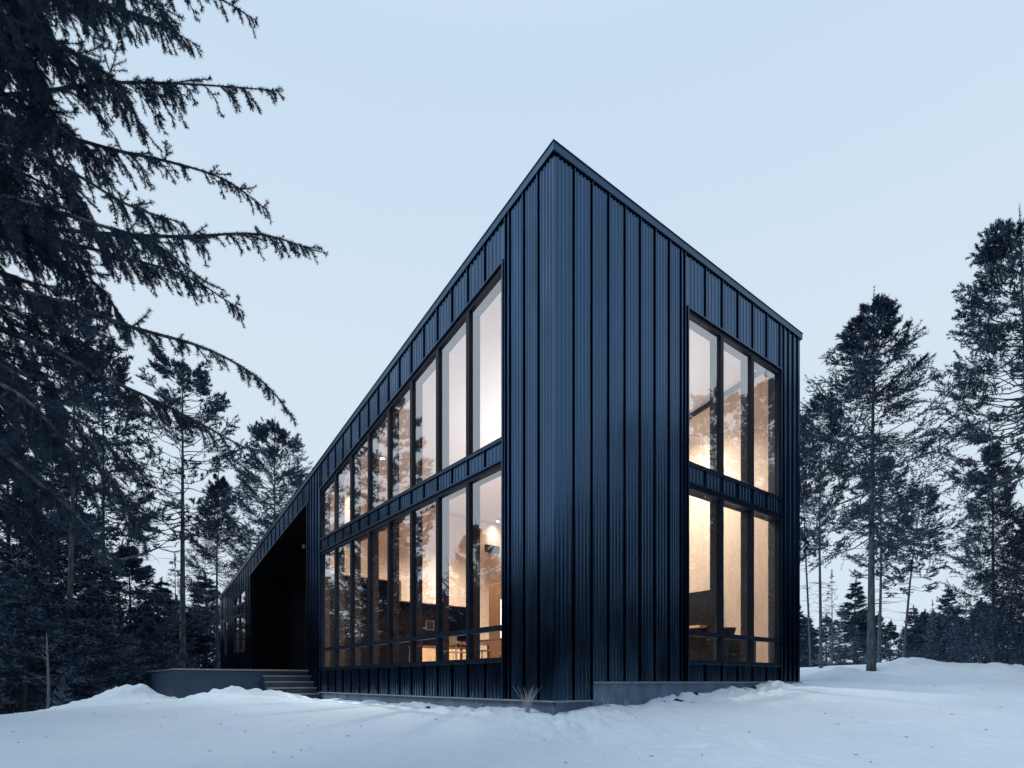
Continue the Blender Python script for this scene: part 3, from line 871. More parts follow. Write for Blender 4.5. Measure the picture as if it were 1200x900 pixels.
def conifer(seed, H, base, rmax, kind='fir', nb=150, per=9, ntw=12, bl=.16, bw=.035, frost=.06, dead=14, lean=0.0, trunk_r=None, gap=0.0, pale=False):
    """returns (trunk mesh, crown mesh). base: height where the live crown starts"""
    r = np.random.default_rng(seed)
    tr = trunk_r or H * .0115
    bendx = r.normal(0, .012 * H); 
    def axis(h):
        q = h / H
        return np.stack([lean * h + bendx * np.sin(q * 3.0) * q, .5 * bendx * np.sin(q * 4.1) * q, h], -1)
    # live branches
    q = np.sort(r.random(nb)) ** .93
    h = base + (H * .985 - base) * q
    h = h + r.normal(0, .006 * H, nb)
    top = (H - h) / (H - base)
    if kind == 'fir':
        prof = np.clip(top, .02, 1) ** .8 * (1 - .22 * np.clip(top - .8, 0, 1) / .2)
    elif kind == 'pine':
        prof = np.clip(1.25 * np.clip(top, .02, 1) ** .55 * (1 - .45 * top ** 3), .12, 1.0)
    else:                                          # narrow spire
        prof = np.clip(top, .03, 1) ** 1.0
    lumps = (.84 + .32 * r.random(nb)) if kind != 'pine' else (.72 + .5 * r.random(nb))
    Lb = rmax * prof * lumps + .015 * H
    keep = r.random(nb) > gap * (.5 + .5 * np.sin(h * 2.2 + seed))
    az = r.random(nb) * 2 * math.pi
    el = np.radians({'fir': 32, 'pine': 28, 'spire': 20}[kind]) * (1 - top * 1.25) + r.normal(0, .13, nb)
    h, Lb, az, el, top = h[keep], Lb[keep], az[keep], el[keep], top[keep]
    n = len(h)
    out = np.stack([np.cos(az), np.sin(az), np.zeros(n)], -1)
    sg = 6
    tt = np.linspace(0, 1, sg)
    sag = {'fir': .16, 'pine': .06, 'spire': .2}[kind]
    A = axis(np.clip(h, 0, H))
    P = A[:, None, :] + out[:, None, :] * (Lb[:, None] * tt * np.cos(el)[:, None])[..., None]
    P[:, :, 2] += Lb[:, None] * (np.sin(el)[:, None] * tt - sag * top[:, None] * np.sin(tt * 2.6) + .22 * tt ** 3 * top[:, None])
    P[:, 1:, :] += r.normal(0, .02, (n, sg - 1, 3)) * Lb[:, None, None]
    rad = (tr * .22 * (.35 + .65 * top))[:, None] * (1.05 - tt)[None, :]
    wood = [ribbons(r, P, rad)]
    # twigs
    k = np.repeat(np.arange(n), ntw)
    t0 = {'fir': .26, 'pine': .42, 'spire': .15}[kind]
    tp = t0 + (1 - t0) * r.random(len(k)) ** .8
    fi = tp * (sg - 1); i0 = np.minimum(fi.astype(int), sg - 2); fr = (fi - i0)[:, None]
    bp = P[k, i0] * (1 - fr) + P[k, i0 + 1] * fr
    bd = unit(P[k, i0 + 1] - P[k, i0])
    side = unit(np.cross(bd, np.array([0, 0, 1.0]))) * np.where(r.random(len(k)) < .5, -1, 1)[:, None]
    td = unit(bd * r.uniform(.5, 1.2, len(k))[:, None] + side * r.uniform(.25, 1.0, len(k))[:, None] + np.c_[np.zeros((len(k), 2)), r.normal(.02 if kind == 'pine' else -.12, .22, len(k))])
    tl = Lb[k] * (.40 - .24 * tp) * r.uniform(.6, 1.3, len(k)) + .03 * rmax
    tri = blades(r, bp, td, tl, per, bl, bw, 1.05 if kind == 'pine' else .8, .3 if kind == 'pine' else .04, .4 if kind == 'pine' else .7)
    # leader
    la = axis(np.linspace(H * .93, H * 1.0, 10)); tri = np.concatenate([tri, blades(r, la, np.tile([[0, 0, 1.0]], (10, 1)), np.full(10, .05 * H), 14, bl, bw)])
    # dead stubs below the crown
    if dead:
        hd_ = base * (.42 + .6 * r.random(dead)); az = r.random(dead) * 6.283
        o_ = np.stack([np.cos(az), np.sin(az), np.zeros(dead)], -1)
        Ld = rmax * r.uniform(.18, .6, dead)
        A = axis(hd_)
        Pd = A[:, None, :] + o_[:, None, :] * (Ld[:, None] * np.linspace(0, 1, 4))[..., None]
        Pd[:, :, 2] += Ld[:, None] * np.array([0, .05, .04, -.05]) + r.normal(0, .03, (dead, 4)) * Ld[:, None]
        wood.append(ribbons(r, Pd, np.tile(np.array([1, .8, .5, .2]) * .014, (dead, 1))))
    W_ = np.concatenate(wood)
    nW, nT = len(W_), len(tri)
    V = np.concatenate([W_, tri]).reshape(-1, 3)
    F_ = np.arange(len(V)).reshape(-1, 3)
    mi = np.r_[np.zeros(nW, int), np.where(r.random(nT) < frost, 2, 1)]
    crown = np_mesh('crown', V, F_, [M['bark'], M['needle'], M['needle_frost']], mi)
    hs = np.linspace(-.4, H * .985, 16)
    ax = axis(np.clip(hs, 0, None)); ax[:, 2] = hs
    tm = MB()
    rads = [tr * (1 - .93 * max(0, q_) / H) * (1.0 + .35 * math.exp(-max(0, q_) * 2.5)) for q_ in hs]
    tm.tube([tuple(a) for a in ax], rads, 10)
    me = bpy.data.meshes.new('trunk'); me.from_pydata(tm.v, [], tm.f); me.materials.append(M['bark_pale'] if pale else M['bark'])
    me.polygons.foreach_set('use_smooth', [True] * len(me.polygons)); me.update()
    return me, crown


ARC = {
    'tall_fir': conifer(27, 13.5, 5.0, 3.6, 'fir', nb=150, per=17, ntw=32, bl=.125, bw=.032, frost=.07),
    'tall_pine': conifer(12, 15.0, 6.6, 2.9, 'pine', nb=105, per=28, ntw=17, bl=.15, bw=.034, frost=.06, dead=20),
    'slim_pine': conifer(13, 12.5, 5.5, 2.0, 'pine', nb=110, per=24, ntw=14, bl=.14, bw=.036, frost=.07, dead=30, trunk_r=.11),
    'big_pine': conifer(34, 17.0, 7.5, 3.4, 'pine', nb=215, per=28, ntw=19, bl=.15, bw=.034, frost=.06, dead=10, trunk_r=.2),
    'low_fir': conifer(15, 8.0, .4, 2.2, 'fir', nb=240, per=13, ntw=19, bl=.13, bw=.036, frost=.38, dead=0),
    'dense_fir': conifer(16, 11.0, 1.2, 2.7, 'fir', nb=260, per=14, ntw=20, bl=.14, bw=.036, frost=.22, dead=6),
    'spire_fir': conifer(17, 7.0, .4, 1.5, 'spire', nb=190, per=11, ntw=15, bl=.14, bw=.040, frost=.16, dead=0),
    'far_fir': conifer(18, 9.0, .6, 2.0, 'fir', nb=130, per=8, ntw=11, bl=.26, bw=.085, frost=.10, dead=0),
    'far_pine': conifer(19, 12.0, 4.0, 2.1, 'pine', nb=110, per=8, ntw=12, bl=.26, bw=.085, frost=.06, dead=8),
    'thin_larch': conifer(20, 8.0, 1.0, 1.0, 'spire', nb=110, per=3, ntw=6, bl=.14, bw=.03, frost=.15, dead=4, trunk_r=.06),
    'sapling': conifer(21, 1.3, .05, .45, 'spire', nb=60, per=8, ntw=9, bl=.06, bw=.016, frost=.6, dead=0, trunk_r=.025),
}
ARC_H = dict(tall_fir=13.5, tall_pine=15, slim_pine=12.5, big_pine=17, low_fir=8, dense_fir=11, spire_fir=7, far_fir=9, far_pine=12, thin_larch=8, sapling=1.3)


def tree(arc, px, depth, top_y, label, group=None, wide=1.0, rz=None, lean=(0, 0), name=None, cat='tree', dz=0.0):
    """a tree seen in column px at that depth whose tip shows in row top_y"""
    x, y = at(px, depth)
    z = gz(x, y) + dz
    Ht = pz(top_y, depth) - z
    k = Ht / ARC_H[arc]
    e = empty(name or ('pine_tree' if 'pine' in arc else 'larch_tree' if 'larch' in arc else 'fir_tree'), (x, y, z - .05))
    e.scale = (k * wide, k * wide, k)
    e.rotation_euler = (lean[0], lean[1], random.random() * 6.283 if rz is None else rz)
    if lean != (0, 0):
        e.rotation_mode = 'ZYX'
    tag(e, label, cat, group)
    t_, c_2 = ARC[arc]
    link('trunk', t_, e); link('crown', c_2, e)
    return e


G1 = 'conifers standing right of the house'
tree('tall_fir', 1021, 21, 357, 'tall broad fir with a thick bare trunk, nearest to the house on the right', G1, wide=.95, rz=.4)
tree('slim_pine', 962, 23.5, 468, 'slim conifer close beside the right edge of the house', G1, wide=.72, rz=1.2)
tree('slim_pine', 950, 25, 490, 'thin leaning conifer half hidden by the right edge of the house', G1, wide=.55, rz=2.5, lean=(0, -.03))
tree('slim_pine', 1030, 29, 540, 'mid-height pine right behind the thick trunk of the tall broad fir', G1, wide=.95, rz=3.9, lean=(0, .015))
tree('slim_pine', 1057, 31, 570, 'leaning pine with a dark bare stem and a small rounded crown', G1, wide=.95, rz=.9, lean=(0, .10))
tree('big_pine', 1214, 18, 262, 'very tall dense pine at the right edge of the picture', G1, wide=.74, rz=5.1, lean=(0, -.035))
tree('dense_fir', 1164, 22, 520, 'bushy fir with a bare lower trunk under the very tall pine', G1, wide=.75, rz=.3)
tree('low_fir', 1207, 22.5, 600, 'dark low fir at the right border beneath the very tall pine', G1, wide=1.1, rz=2.0)
tree('spire_fir', 1003, 34, 682, 'small pointed fir just left of the thick bare trunk', G1, wide=1.5)
tree('thin_larch', 975, 32, 672, 'sparse see-through young larch between the house and the thick trunk', G1, wide=1.2)
tree('spire_fir', 1071, 40, 712, 'small pointed fir below the leaning pine', G1, wide=1.4)
tree('thin_larch', 1093, 36, 706, 'pale thin young larch right of the leaning pine', G1, wide=1.0)
tree('spire_fir', 1112, 36, 690, 'pointed young fir left of the bushy fir', G1, wide=1.4)

G2 = 'conifers standing left of the house'
tree('tall_pine', 214, 27, 420, 'tall pine with a straight pale trunk rising behind the entry deck', G2, wide=.85, rz=1.0)
tree('tall_fir', 255, 30, 558, 'narrow fir with a thin trunk at the far end of the house', G2, wide=.68, rz=2.2)
tree('big_pine', 322, 42, 502, 'rounded pine crown showing above the house roof', G2, wide=.8, rz=.6)
tree('tall_pine', 121, 25, 425, 'dark tall pine left of the straight pale trunk', G2, wide=.7, rz=4.0)
tree('dense_fir', 62, 22, 520, 'tall dense fir among the left thicket, under the near branches', G2, wide=1.1, rz=.2)
tree('dense_fir', 10, 21, 500, 'tall dense fir at the left border of the picture', G2, wide=1.1, rz=1.9)
tree('low_fir', 150, 24, 640, 'frosted bushy fir left of the deck in the thicket', G2, wide=1.35, rz=2.9)
tree('low_fir', 112, 19.5, 690, 'low frosted fir at the front of the left thicket', G2, wide=1.5, rz=.8)
tree('low_fir', 30, 18.5, 660, 'low frosted fir at the far left front of the thicket', G2, wide=1.4, rz=5.0)
tree('spire_fir', 188, 29, 682, 'pointed small fir left of the straight pale trunk', G2, wide=1.6)
tree('spire_fir', 240, 34, 676, 'dark rounded small fir between the pale trunk and the house end', G2, wide=1.9)
tree('thin_larch', 205, 36, 655, 'sparse bare young larch behind the straight pale trunk', G2, wide=1.3)
tree('thin_larch', 228, 38, 700, 'lower bare young larch between the pale trunk and the narrow fir', G2, wide=1.3)
tree('low_fir', 175, 22, 725, 'short dense fir right beside the left end of the deck', G2, wide=1.4)
tree('dense_fir', 85, 30, 590, 'fir deeper in the left thicket behind the frosted ones', G2, wide=1.1)
tree('sapling', 74, 15.0, 793, 'tiny snow-dusted fir sapling at the edge of the snow', G2, wide=1.0, name='fir_sapling', cat='sapling')

# slender pale leafless stem and the dead branch sticking out of the thicket
x, y = at(56, 15.2); e = empty('bare_sapling', (x, y, gz(x, y) - .05)); tag(e, 'slender pale leafless stem beside the tiny sapling', 'sapling', 'young stems at the snow edge')
b = MB(); b.tube([(0, 0, 0), (.02, 0, .6), (-.02, .02, 1.5), (-.05, .02, 2.1)], [.038, .032, .022, .008], 8); b.build('trunk', M['bark_pale'], e, smooth=True)
b = MB()
for k in range(14):
    h_ = .6 + 1.4 * random.random(); a_ = random.random() * 6.283; l_ = .2 + .3 * random.random()
    b.tube([(-.02, .01, h_), (-.02 + math.cos(a_) * l_ * .6, math.sin(a_) * l_ * .6, h_ + .08), (-.02 + math.cos(a_) * l_, math.sin(a_) * l_, h_ + .2)], [.008, .005, .002], 5)
b.build('twig', M['bark_pale'], e)

# undergrowth and far wood: one mass each
def wood_mass(name, spots, label, arcs):
    """joined copies of light tree meshes"""
    Vs, Ms, tV, tF, off = [], [], [], [], 0
    r = np.random.default_rng(99)
    for (x, y, H_, wd) in spots:
        a_ = arcs[r.integers(len(arcs))]
        tm, cm = ARC[a_]
        k = H_ / ARC_H[a_]
        n = len(cm.vertices); co_ = np.empty(n * 3, np.float32); cm.vertices.foreach_get('co', co_); co_ = co_.reshape(-1, 3)
        mi = np.empty(len(cm.polygons), np.int32); cm.polygons.foreach_get('material_index', mi)
        tmv = np.empty(len(tm.vertices) * 3, np.float32); tm.vertices.foreach_get('co', tmv); tmv = tmv.reshape(-1, 3)
        tri_t = []
        for p in tm.polygons:
            vs2 = list(p.vertices)
            for j in range(1, len(vs2) - 1): tri_t.append((vs2[0], vs2[j], vs2[j + 1]))
        tv = tmv[np.array(tri_t)].reshape(-1, 3)
        allv = np.concatenate([co_, tv]); mi = np.r_[mi, np.zeros(len(tri_t), int)]
        ang = r.random() * 6.283
        R_ = np.array([[math.cos(ang), -math.sin(ang), 0], [math.sin(ang), math.cos(ang), 0], [0, 0, 1]])
        allv = (allv * np.array([k * wd, k * wd, k])) @ R_.T + np.array([x, y, gz(x, y) - .1])
        Vs.append(allv); Ms.append(mi)
    V = np.concatenate(Vs); F_ = np.arange(len(V)).reshape(-1, 3)
    me = np_mesh(name, V, F_, [M['bark'], M['needle'], M['needle_frost']], np.concatenate(Ms))
    o = link(name, me); return tag(o, label, 'wood', None, 'stuff')


r2 = np.random.default_rng(5)
sp = []
for k in range(46):                                # behind the ridge on the right
    px_ = r2.uniform(925, 1330); d_ = r2.uniform(38, 62); x, y = at(px_, d_); sp.append((x, y, r2.uniform(2.4, 4.6) + .03 * d_, r2.uniform(1.2, 1.9)))
for k in range(50):                                # left of the house
    px_ = r2.uniform(-250, 265); d_ = r2.uniform(30, 55); x, y = at(px_, d_); sp.append((x, y, r2.uniform(3.5, 7.5), r2.uniform(1.2, 1.8)))
for k in range(12):
    px_ = r2.uniform(-120, 150); d_ = r2.uniform(23, 30); x, y = at(px_, d_); sp.append((x, y, r2.uniform(2.5, 5), r2.uniform(1.2, 1.7)))
wood_mass('distant_wood', sp, 'dark far wood of young firs closing the view beyond the snow', ['far_fir'])
sp = []
for k in range(230):
    a_ = math.radians(r2.uniform(48, 312)); d_ = r2.uniform(25, 46)
    if a_ > math.radians(300) or a_ < math.radians(54): d_ = max(d_, 26)
    sp.append((math.sin(a_) * d_, math.cos(a_) * d_, r2.uniform(6, 12), r2.uniform(.95, 1.35)))
for k in range(170):
    a_ = math.radians(r2.uniform(50, 310)); d_ = r2.uniform(20, 32)
    if a_ > math.radians(300) or a_ < math.radians(58): d_ = max(d_, 26)
    sp.append((math.sin(a_) * d_, math.cos(a_) * d_, r2.uniform(3.5, 7), r2.uniform(1.2, 1.7)))
wood_mass('surrounding_wood', sp, 'fir wood round the clearing, seen mirrored in the window glass', ['far_fir', 'far_pine', 'far_fir'])

# trees across the clearing, beside and behind the camera: the house glass and metal mirror them
k = 0
for lo_a, hi_a, n in ((80, 126, 22), (238, 300, 22), (134, 225, 9)):
    for i in range(n):
        a_ = math.radians(lo_a + (hi_a - lo_a) * (i + r2.random()) / n); d_ = r2.uniform(14.5, 23) if hi_a != 225 else r2.uniform(18, 28)
        x, y = math.sin(a_) * d_, math.cos(a_) * d_
        arc = ('tall_pine', 'dense_fir', 'dense_fir', 'tall_fir', 'dense_fir')[k % 5]; k += 1
        kk = r2.uniform(.80, 1.12) * (13.5 / ARC_H[arc])
        side = 'right' if hi_a == 126 else 'left' if hi_a == 300 else 'near'
        e = empty('pine_tree' if 'pine' in arc else 'fir_tree', (x, y, gz(x, y) - .1)); e.scale = (kk, kk, kk); e.rotation_euler = (0, 0, r2.random() * 6.283)
        tag(e, 'conifer on the %s side of the clearing, out of frame and mirrored in the house' % side, 'tree', 'conifers mirrored from the %s side' % side)
        t_, c_2 = ARC[arc]; link('trunk', t_, e); link('crown', c_2, e)

for gx_, gy_, az_, d_, top_, arc in ((4.8, 12.6, 79, 14, 14.5, 'tall_fir'), (4.8, 12.6, 87, 16, 15.5, 'tall_pine'), (4.8, 12.6, 95, 14.5, 13.2, 'tall_fir'), (4.8, 12.6, 103, 15, 14, 'slim_pine'), (4.8, 12.6, 83, 19, 13, 'dense_fir'),
                                    (-3, 13.7, -65, 13, 14.5, 'slim_pine'), (-3, 13.7, -81, 13.5, 9.0, 'tall_fir')):
    x, y = gx_ + d_ * math.sin(math.radians(az_)), gy_ + d_ * math.cos(math.radians(az_))
    kk = (top_ - gz(x, y)) / ARC_H[arc]; side = 'right' if az_ > 0 else 'left'
    e = empty('pine_tree' if 'pine' in arc else 'fir_tree', (x, y, gz(x, y) - .1)); e.scale = (kk * .9, kk * .9, kk); e.rotation_euler = (0, 0, r2.random() * 6.283)
    tag(e, 'conifer on the %s side of the clearing, out of frame and mirrored in the house' % side, 'tree', 'conifers mirrored from the %s side' % side)
    if az_ == -65: tag(e, 'slim tall pine at the left border, behind the near hanging branches', 'tree', G2)
    t_, c_2 = ARC[arc]; link('trunk', t_, e); link('crown', c_2, e)

# ------------------------------------------------------------------ the near fir, its trunk just outside the left border
TX, TY = -4.75, 4.3
TZ = gz(TX, TY)
nf = empty('near_fir', (TX, TY, TZ)); tag(nf, 'big near fir reaching in from the left with long hanging branches', 'tree')
b = MB(); b.tube([(0, 0, -.3), (0, 0, 1), (.03, .02, 4), (0, .05, 8), (.02, 0, 12)], [.30, .24, .19, .13, .05], 14); b.build('trunk', M['bark'], nf, smooth=True)
NR = np.random.default_rng(31)


def spline(P, n):
    P = np.array(P, float); P = np.vstack([2 * P[0] - P[1], P, 2 * P[-1] - P[-2]])
    out = []
    m = len(P) - 3
    for u in np.linspace(0, m - 1e-6, n):
        i = int(u); t = u - i; p0, p1, p2, p3 = P[i:i + 4]
        out.append(.5 * ((2 * p1) + (-p0 + p2) * t + (2 * p0 - 5 * p1 + 4 * p2 - p3) * t * t + (-p0 + 3 * p1 - 3 * p2 + p3) * t ** 3))
    return np.array(out)


def needles(r, base, dirv, length, dens, nl, nw, ang=1.05):
    """needles all round straight shoots"""
    cnt = np.maximum(3, (length * dens).astype(int))
    k = np.repeat(np.arange(len(base)), cnt)
    u = r.random(len(k))
    p = base[k] + dirv[k] * (length[k] * u)[:, None]
    a = unit(np.cross(dirv[k], r.normal(0, 1, (len(k), 3))))
    an = ang * r.uniform(.6, 1.15, len(k))
    d = dirv[k] * np.cos(an)[:, None] + a * np.sin(an)[:, None]
    s = unit(np.cross(d, r.normal(0, 1, (len(k), 3))))
    ln = nl * r.uniform(.7, 1.2, len(k)) * (1 - .35 * np.clip(u - .85, 0, 1) / .15)
    return np.stack([p + s * nw / 2, p - s * nw / 2, p + d * ln[:, None]], 1)


def limb(path, dens=1.0, hang=1.0, bare=.25, nl=.0235, nw=.0034, r0=.021, blen=.42, spacing=.05):
    """a main limb with hanging branchlets and needles, as one part of the near fir"""
    r = NR
    pts = spline(path, 40)
    seg = np.linalg.norm(np.diff(pts, axis=0), axis=1); cum = np.r_[0, np.cumsum(seg)]; Lt = cum[-1]
    wood = MB()
    wood.tube([tuple(p) for p in pts[::2]], [r0 * (1 - .86 * q ** .7) for q in np.linspace(0, 1, len(pts[::2]))], 7)
    # branchlets
    nb_ = max(4, int(Lt * (1 - bare) / (spacing * .68)))
    s_ = np.sort(bare + (1 - bare) * r.random(nb_)) * Lt
    i0 = np.clip(np.searchsorted(cum, s_) - 1, 0, len(seg) - 1); fr = ((s_ - cum[i0]) / seg[i0])[:, None]
    bp = pts[i0] * (1 - fr) + pts[i0 + 1] * fr
    bd = unit(pts[i0 + 1] - pts[i0])
    q = s_ / Lt
    side = unit(np.cross(bd, np.array([0, 0, 1.0]))) * np.where(r.random(nb_) < .5, -1, 1)[:, None]
    bl_ = blen * r.uniform(.45, 1.25, nb_) * np.clip(1.25 - q, .22, 1) * np.clip((q - bare) / .12 + .35, .35, 1)
    up = np.where(r.random(nb_) < .10, .5, -1.0)
    d0 = unit(bd * .75 + side * r.uniform(.1, .75, nb_)[:, None] + np.c_[np.zeros((nb_, 2)), (.5 * hang * up * r.uniform(.4, 1.4, nb_))])
    S = 5
    B = [bp]; D = []
    d = d0
    for i in range(S):
        D.append(d)
        B.append(B[-1] + d * (bl_ / S)[:, None])
        d = unit(d + np.array([0, 0, -.30 * hang]) * np.where(up > 0, -.2, 1)[:, None] + r.normal(0, .07, d.shape))
    base = np.concatenate(B[:-1]); dirs = np.concatenate(D); lens = np.tile(bl_ / S, S)
    # side shoots on the branchlets, in one flat spray each
    ks = np.repeat(np.arange(nb_), np.maximum(2, (bl_ / .034).astype(int)))
    jf = r.random(len(ks)) ** .8 * S; j = np.minimum(jf.astype(int), S - 1); Ba = np.stack(B, 1); Da = np.stack(D, 1)
    f_ = (jf - j)[:, None]
    sb = Ba[ks, j] * (1 - f_) + Ba[ks, j + 1] * f_
    flatn = unit(np.cross(d0, bd) + r.normal(0, .35, d0.shape))
    sv = unit(np.cross(flatn[ks], Da[ks, j])) * np.where(r.random(len(ks)) < .5, -1, 1)[:, None]
    sdv = unit(Da[ks, j] + sv * r.uniform(.55, .95, (len(ks), 1)) + r.normal(0, .10, (len(ks), 3)) + np.array([0, 0, -.12 * hang]))
    sl_ = bl_[ks] * r.uniform(.22, .48, len(ks)) * (1.08 - .17 * jf)
    sl_ = np.maximum(sl_, .02)
    base2 = np.concatenate([base, sb]); dirs2 = np.concatenate([dirs, sdv]); lens2 = np.r_[lens, sl_]
    # needles on the outer limb itself
    ii = np.arange(int(len(pts) * max(bare, .3)), len(pts) - 1)
    base2 = np.concatenate([base2, pts[ii]]); dirs2 = np.concatenate([dirs2, unit(pts[ii + 1] - pts[ii])]); lens2 = np.r_[lens2, seg[ii]]
    tri = needles(r, base2, dirs2, lens2, 760 * dens, nl, nw)
    # branchlet wood
    Pb = np.stack(B, 1); rad = np.tile(np.linspace(1, .35, S + 1), (nb_, 1)) * .0042
    Ps = np.stack([sb, sb + sdv * sl_[:, None]], 1); rs = np.tile([.0026, .0014], (len(sb), 1))
    wt = np.concatenate([ribbons(r, Pb, rad), ribbons(r, Ps, rs)])
    tb = []
    for f in wood.f:
        for jx in range(1, len(f) - 1): tb.append([wood.v[f[0]], wood.v[f[jx]], wood.v[f[jx + 1]]])
    W_ = np.concatenate([np.array(tb), wt]); V = np.concatenate([W_, tri]).reshape(-1, 3)
    mi = np.r_[np.zeros(len(W_), int), np.ones(len(tri), int)]
    me = np_mesh('branch', V, np.arange(len(V)).reshape(-1, 3), [M['bark'], M['needle_near']], mi)
    link('branch', me, nf)
    return len(tri)


def pth(*pts):
    out = []
    for px_, y_, d_ in pts:
        a = at(px_, d_); out.append((a[0] - TX, a[1] - TY, pz(y_, d_) - TZ))
    return out


tot = 0
K = lambda y: (TX * 0 + -145, y, 4.3)
tot += limb(pth(K(110), (0, 112, 4.0), (120, 98, 3.9), (210, 98, 3.85), (325, 106, 3.8)), .95, bare=.24, blen=.49, spacing=.055)
tot += limb(pth(K(90), (0, 135, 4.2), (120, 172, 4.1), (200, 190, 4.0), (262, 210, 4.0), (313, 246, 4.0)), .9, bare=.25, blen=.36, spacing=.04)
tot += limb(pth(K(240), (60, 268, 4.1), (200, 277, 3.95), (300, 274, 3.9), (365, 292, 3.85)), .95, bare=.24, blen=.45, spacing=.042)
tot += limb(pth(K(310), (40, 345, 3.8), (150, 382, 3.7), (240, 408, 3.6), (305, 445, 3.55), (346, 492, 3.5)), .8, bare=.3, blen=.30, spacing=.05, nl=.027)
tot += limb(pth(K(330), (0, 385, 4.1), (60, 410, 4.0), (110, 437, 4.0), (200, 478, 4.0), (287, 525, 4.0)), .8, bare=.42, blen=.5, spacing=.05, r0=.034)
tot += limb(pth(K(-140), (60, -60, 4.1), (180, -25, 4.0), (250, -5, 4.0), (300, 24, 4.0)), .95, bare=.24, blen=.45, spacing=.05)
tot += limb(pth(K(-40), (0, -10, 4.0), (100, 2, 4.0), (170, 20, 3.9), (226, 50, 3.9)), 1.0, bare=.2, blen=.5, spacing=.032)
tot += limb(pth(K(-70), (0, -40, 3.6), (90, -25, 3.6), (160, -5, 3.5), (212, 30, 3.5)), 1.0, bare=.2, blen=.55, spacing=.032)
tot += limb(pth(K(230), (40, 275, 4.3), (140, 300, 4.2), (220, 325, 4.2), (286, 366, 4.2)), .9, bare=.2, blen=.42, spacing=.034)
tot += limb(pth(K(200), (20, 235, 3.5), (110, 262, 3.4), (180, 285, 3.4), (240, 330, 3.4)), 1.0, bare=.15, blen=.5, spacing=.032)
tot += limb(pth(K(20), (0, 40, 3.7), (80, 60, 3.7), (140, 100, 3.7), (170, 160, 3.7)), 1.0, bare=.15, blen=.55, spacing=.03)
tot += limb(pth(K(150), (0, 170, 3.6), (80, 200, 3.5), (150, 240, 3.5), (215, 262, 3.5)), 1.0, bare=.15, blen=.5, spacing=.03)
tot += limb(pth(K(400), (0, 450, 3.3), (70, 510, 3.2), (130, 560, 3.2), (172, 640, 3.2)), 1.0, bare=.1, blen=.5, spacing=.03, nl=.027)
tot += limb(pth(K(470), (-20, 520, 3.2), (50, 570, 3.1), (95, 610, 3.1), (130, 650, 3.1)), 1.0, bare=.1, blen=.45, spacing=.03, nl=.027)
tot += limb(pth(K(360), (-10, 420, 3.7), (50, 470, 3.7), (110, 505, 3.7), (160, 560, 3.7)), 1.0, bare=.1, blen=.5, spacing=.035)
tot += limb(pth(K(540), (-30, 580, 3.6), (20, 610, 3.6), (55, 650, 3.6)), 1.0, bare=.1, blen=.45, spacing=.035)
for k in range(15):                                # inner limbs of the dark mass
    y_ = -130 + 44 * k + NR.uniform(-15, 15); d_ = NR.uniform(3.5, 5.2)
    xe = {0: 125, 1: 165}.get(k % 2) - 45 * NR.random() - (40 if y_ > 420 else 0)
    tot += limb(pth(K(y_ - 25), (-40, y_, d_), (40, y_ + 30, d_), (xe - 40, y_ + 70, d_), (xe, y_ + 125, d_)), 1.0, bare=.08, blen=.6, spacing=.045)
for k in range(22):                                # limbs on the other sides of the trunk
    h_ = 2.6 + 8.6 * k / 22; az_ = NR.uniform(1.9, 5.3); l_ = (2.7 - .19 * h_) * NR.uniform(.8, 1.1)
    c2, s2 = math.cos(az_), math.sin(az_)
    tot += limb([(0, 0, h_), (c2 * l_ * .35, s2 * l_ * .35, h_ + .02), (c2 * l_ * .7, s2 * l_ * .7, h_ - .22), (c2 * l_, s2 * l_, h_ - .55)], .45, bare=.15, blen=.5, spacing=.08, nw=.006, nl=.035)
print('near needles', tot)

# dead forked branch reaching out of the left thicket
x, y = at(140, 14.5)
e = empty('dead_branch', (x, y, pz(655, 14.5))); tag(e, 'bare forked dead branch sticking out before the straight pale trunk', 'branch')
b = MB()
def qd(px_, y_): return ((px_ - 140) / FPX * 14.5, 0, (655 - y_) / FPX * 14.5)
b.tube([qd(120, 660), qd(160, 652), qd(185, 642), qd(198, 633), qd(205, 622)], [.035, .028, .02, .013, .005], 7)
b.tube([qd(185, 642), qd(196, 641), qd(206, 640)], [.014, .010, .004], 6)
b.tube([qd(198, 633), qd(203, 632), qd(212, 632)], [.008, .006, .003], 6)
b.tube([qd(172, 648), qd(180, 652), qd(188, 660)], [.010, .007, .003], 6)
b.build('dead_limb', M['bark'], e, smooth=True)

# ------------------------------------------------------------------ dry tufts and stones by the foundation
def tuft(x, y, h, n, label, spread=.5, cat='grass tuft'):
    z = gz(x, y)
    b = MB()
    for k in range(n):
        a = random.random() * 6.283; l_ = h * random.uniform(.55, 1.05); o_ = random.uniform(.1, spread) * l_
        c2, s2 = math.cos(a), math.sin(a); r0 = random.uniform(0, .03)
        w_ = .0032
        p = [(c2 * r0, s2 * r0, 0), (c2 * (r0 + o_ * .35), s2 * (r0 + o_ * .35), l_ * .55), (c2 * (r0 + o_), s2 * (r0 + o_), l_)]
        b.tube(p, [w_, w_ * .8, .001], 4)
    o_ = b.build('grass_tuft', M['grass_dry'], None, loc=(x, y, z - .03))
    return tag(o_, label, cat, 'dry plants by the foundation')


x, y = at(618, 9.15); tuft(x, y, .44, 46, 'upright dry grass tuft in the snow just left of the house corner', .55)
x, y = hw(1.05, -.14); tuft(x, y, .24, 16, 'small bare weed against the concrete right of the house corner', .8)
x, y = hw(1.55, -.12); tuft(x, y, .16, 12, 'tiny bare weed by the concrete, farther right of the corner', .9)
x, y = hw(-.2, 1.75); tuft(x, y, .18, 10, 'thin dry weed under the first left wall window', .7)


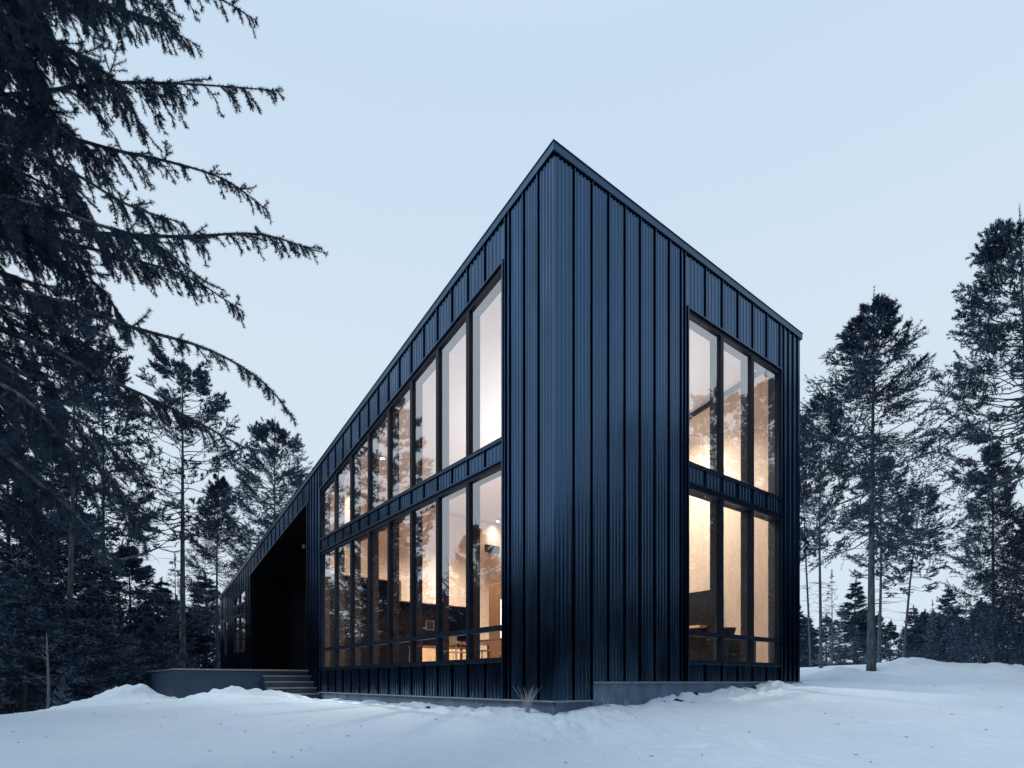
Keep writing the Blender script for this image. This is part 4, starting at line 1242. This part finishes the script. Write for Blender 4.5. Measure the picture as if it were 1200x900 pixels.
def stone(x, y, r_, label):
    b = MB()
    n1, n2 = 6, 9
    vs3 = []
    for i in range(n1 + 1):
        ph = math.pi * i / n1
        for k in range(n2):
            a = 2 * math.pi * k / n2; q = r_ * random.uniform(.75, 1.15)
            vs3.append((q * 1.3 * math.sin(ph) * math.cos(a), q * math.sin(ph) * math.sin(a), q * .7 * math.cos(ph)))
    b.v = vs3
    for i in range(n1):
        for k in range(n2):
            b.f.append((i * n2 + k, (i + 1) * n2 + k, (i + 1) * n2 + (k + 1) % n2, i * n2 + (k + 1) % n2)); b.m.append(0)
    z = float(ground(np.array([x]), np.array([y]))[0])
    o_ = b.build('stone', M['rock'], None, loc=(x, y, z + r_ * .15)); o_.rotation_euler = (0, 0, random.random() * 6)
    tag(o_, label, 'stone', 'stones along the foundation')


for t_ in (2.3, 2.75, 2.9, 3.5): stone(*hw(t_ + random.uniform(-.05, .05), -random.uniform(.12, .3)), random.uniform(.035, .075), 'dark stone poking out of the snow along the right wall concrete')
for t_ in (5.15, 5.6): stone(*hw(t_, -random.uniform(.12, .26)), random.uniform(.03, .06), 'dark stone poking out of the snow below the right wall windows')
for s_ in (3.4, 5.3): stone(*hw(-random.uniform(.15, .3), s_), random.uniform(.03, .055), 'dark stone poking out of the snow along the left wall concrete')

# needles, cone scales and twig bits lying on the snow
b = MB(); rl = random.Random(3)
for k in range(75):
    px_ = rl.uniform(-50, 1250); d_ = rl.uniform(6.2, 14)
    x, y = at(px_, d_); lx = (x - HC[0]) * ca + (y - HC[1]) * sa; ly = -(x - HC[0]) * sa + (y - HC[1]) * ca
    if lx > -.2 and ly > -.2: continue
    z = float(ground(np.array([x]), np.array([y]))[0]) + .004
    a = rl.random() * 6.283; l_ = rl.uniform(.01, .035); c2, s2 = math.cos(a) * l_, math.sin(a) * l_
    b.tube([(x - c2, y - s2, z), (x + c2 * .2, y + s2 * .2, z + .008), (x + c2, y + s2, z + .002)], [.003, .005, .002], 4)
o_ = b.build('forest_litter', M['twig']); tag(o_, 'small dark twigs and cone scales scattered on the snow', 'litter', None, 'stuff')
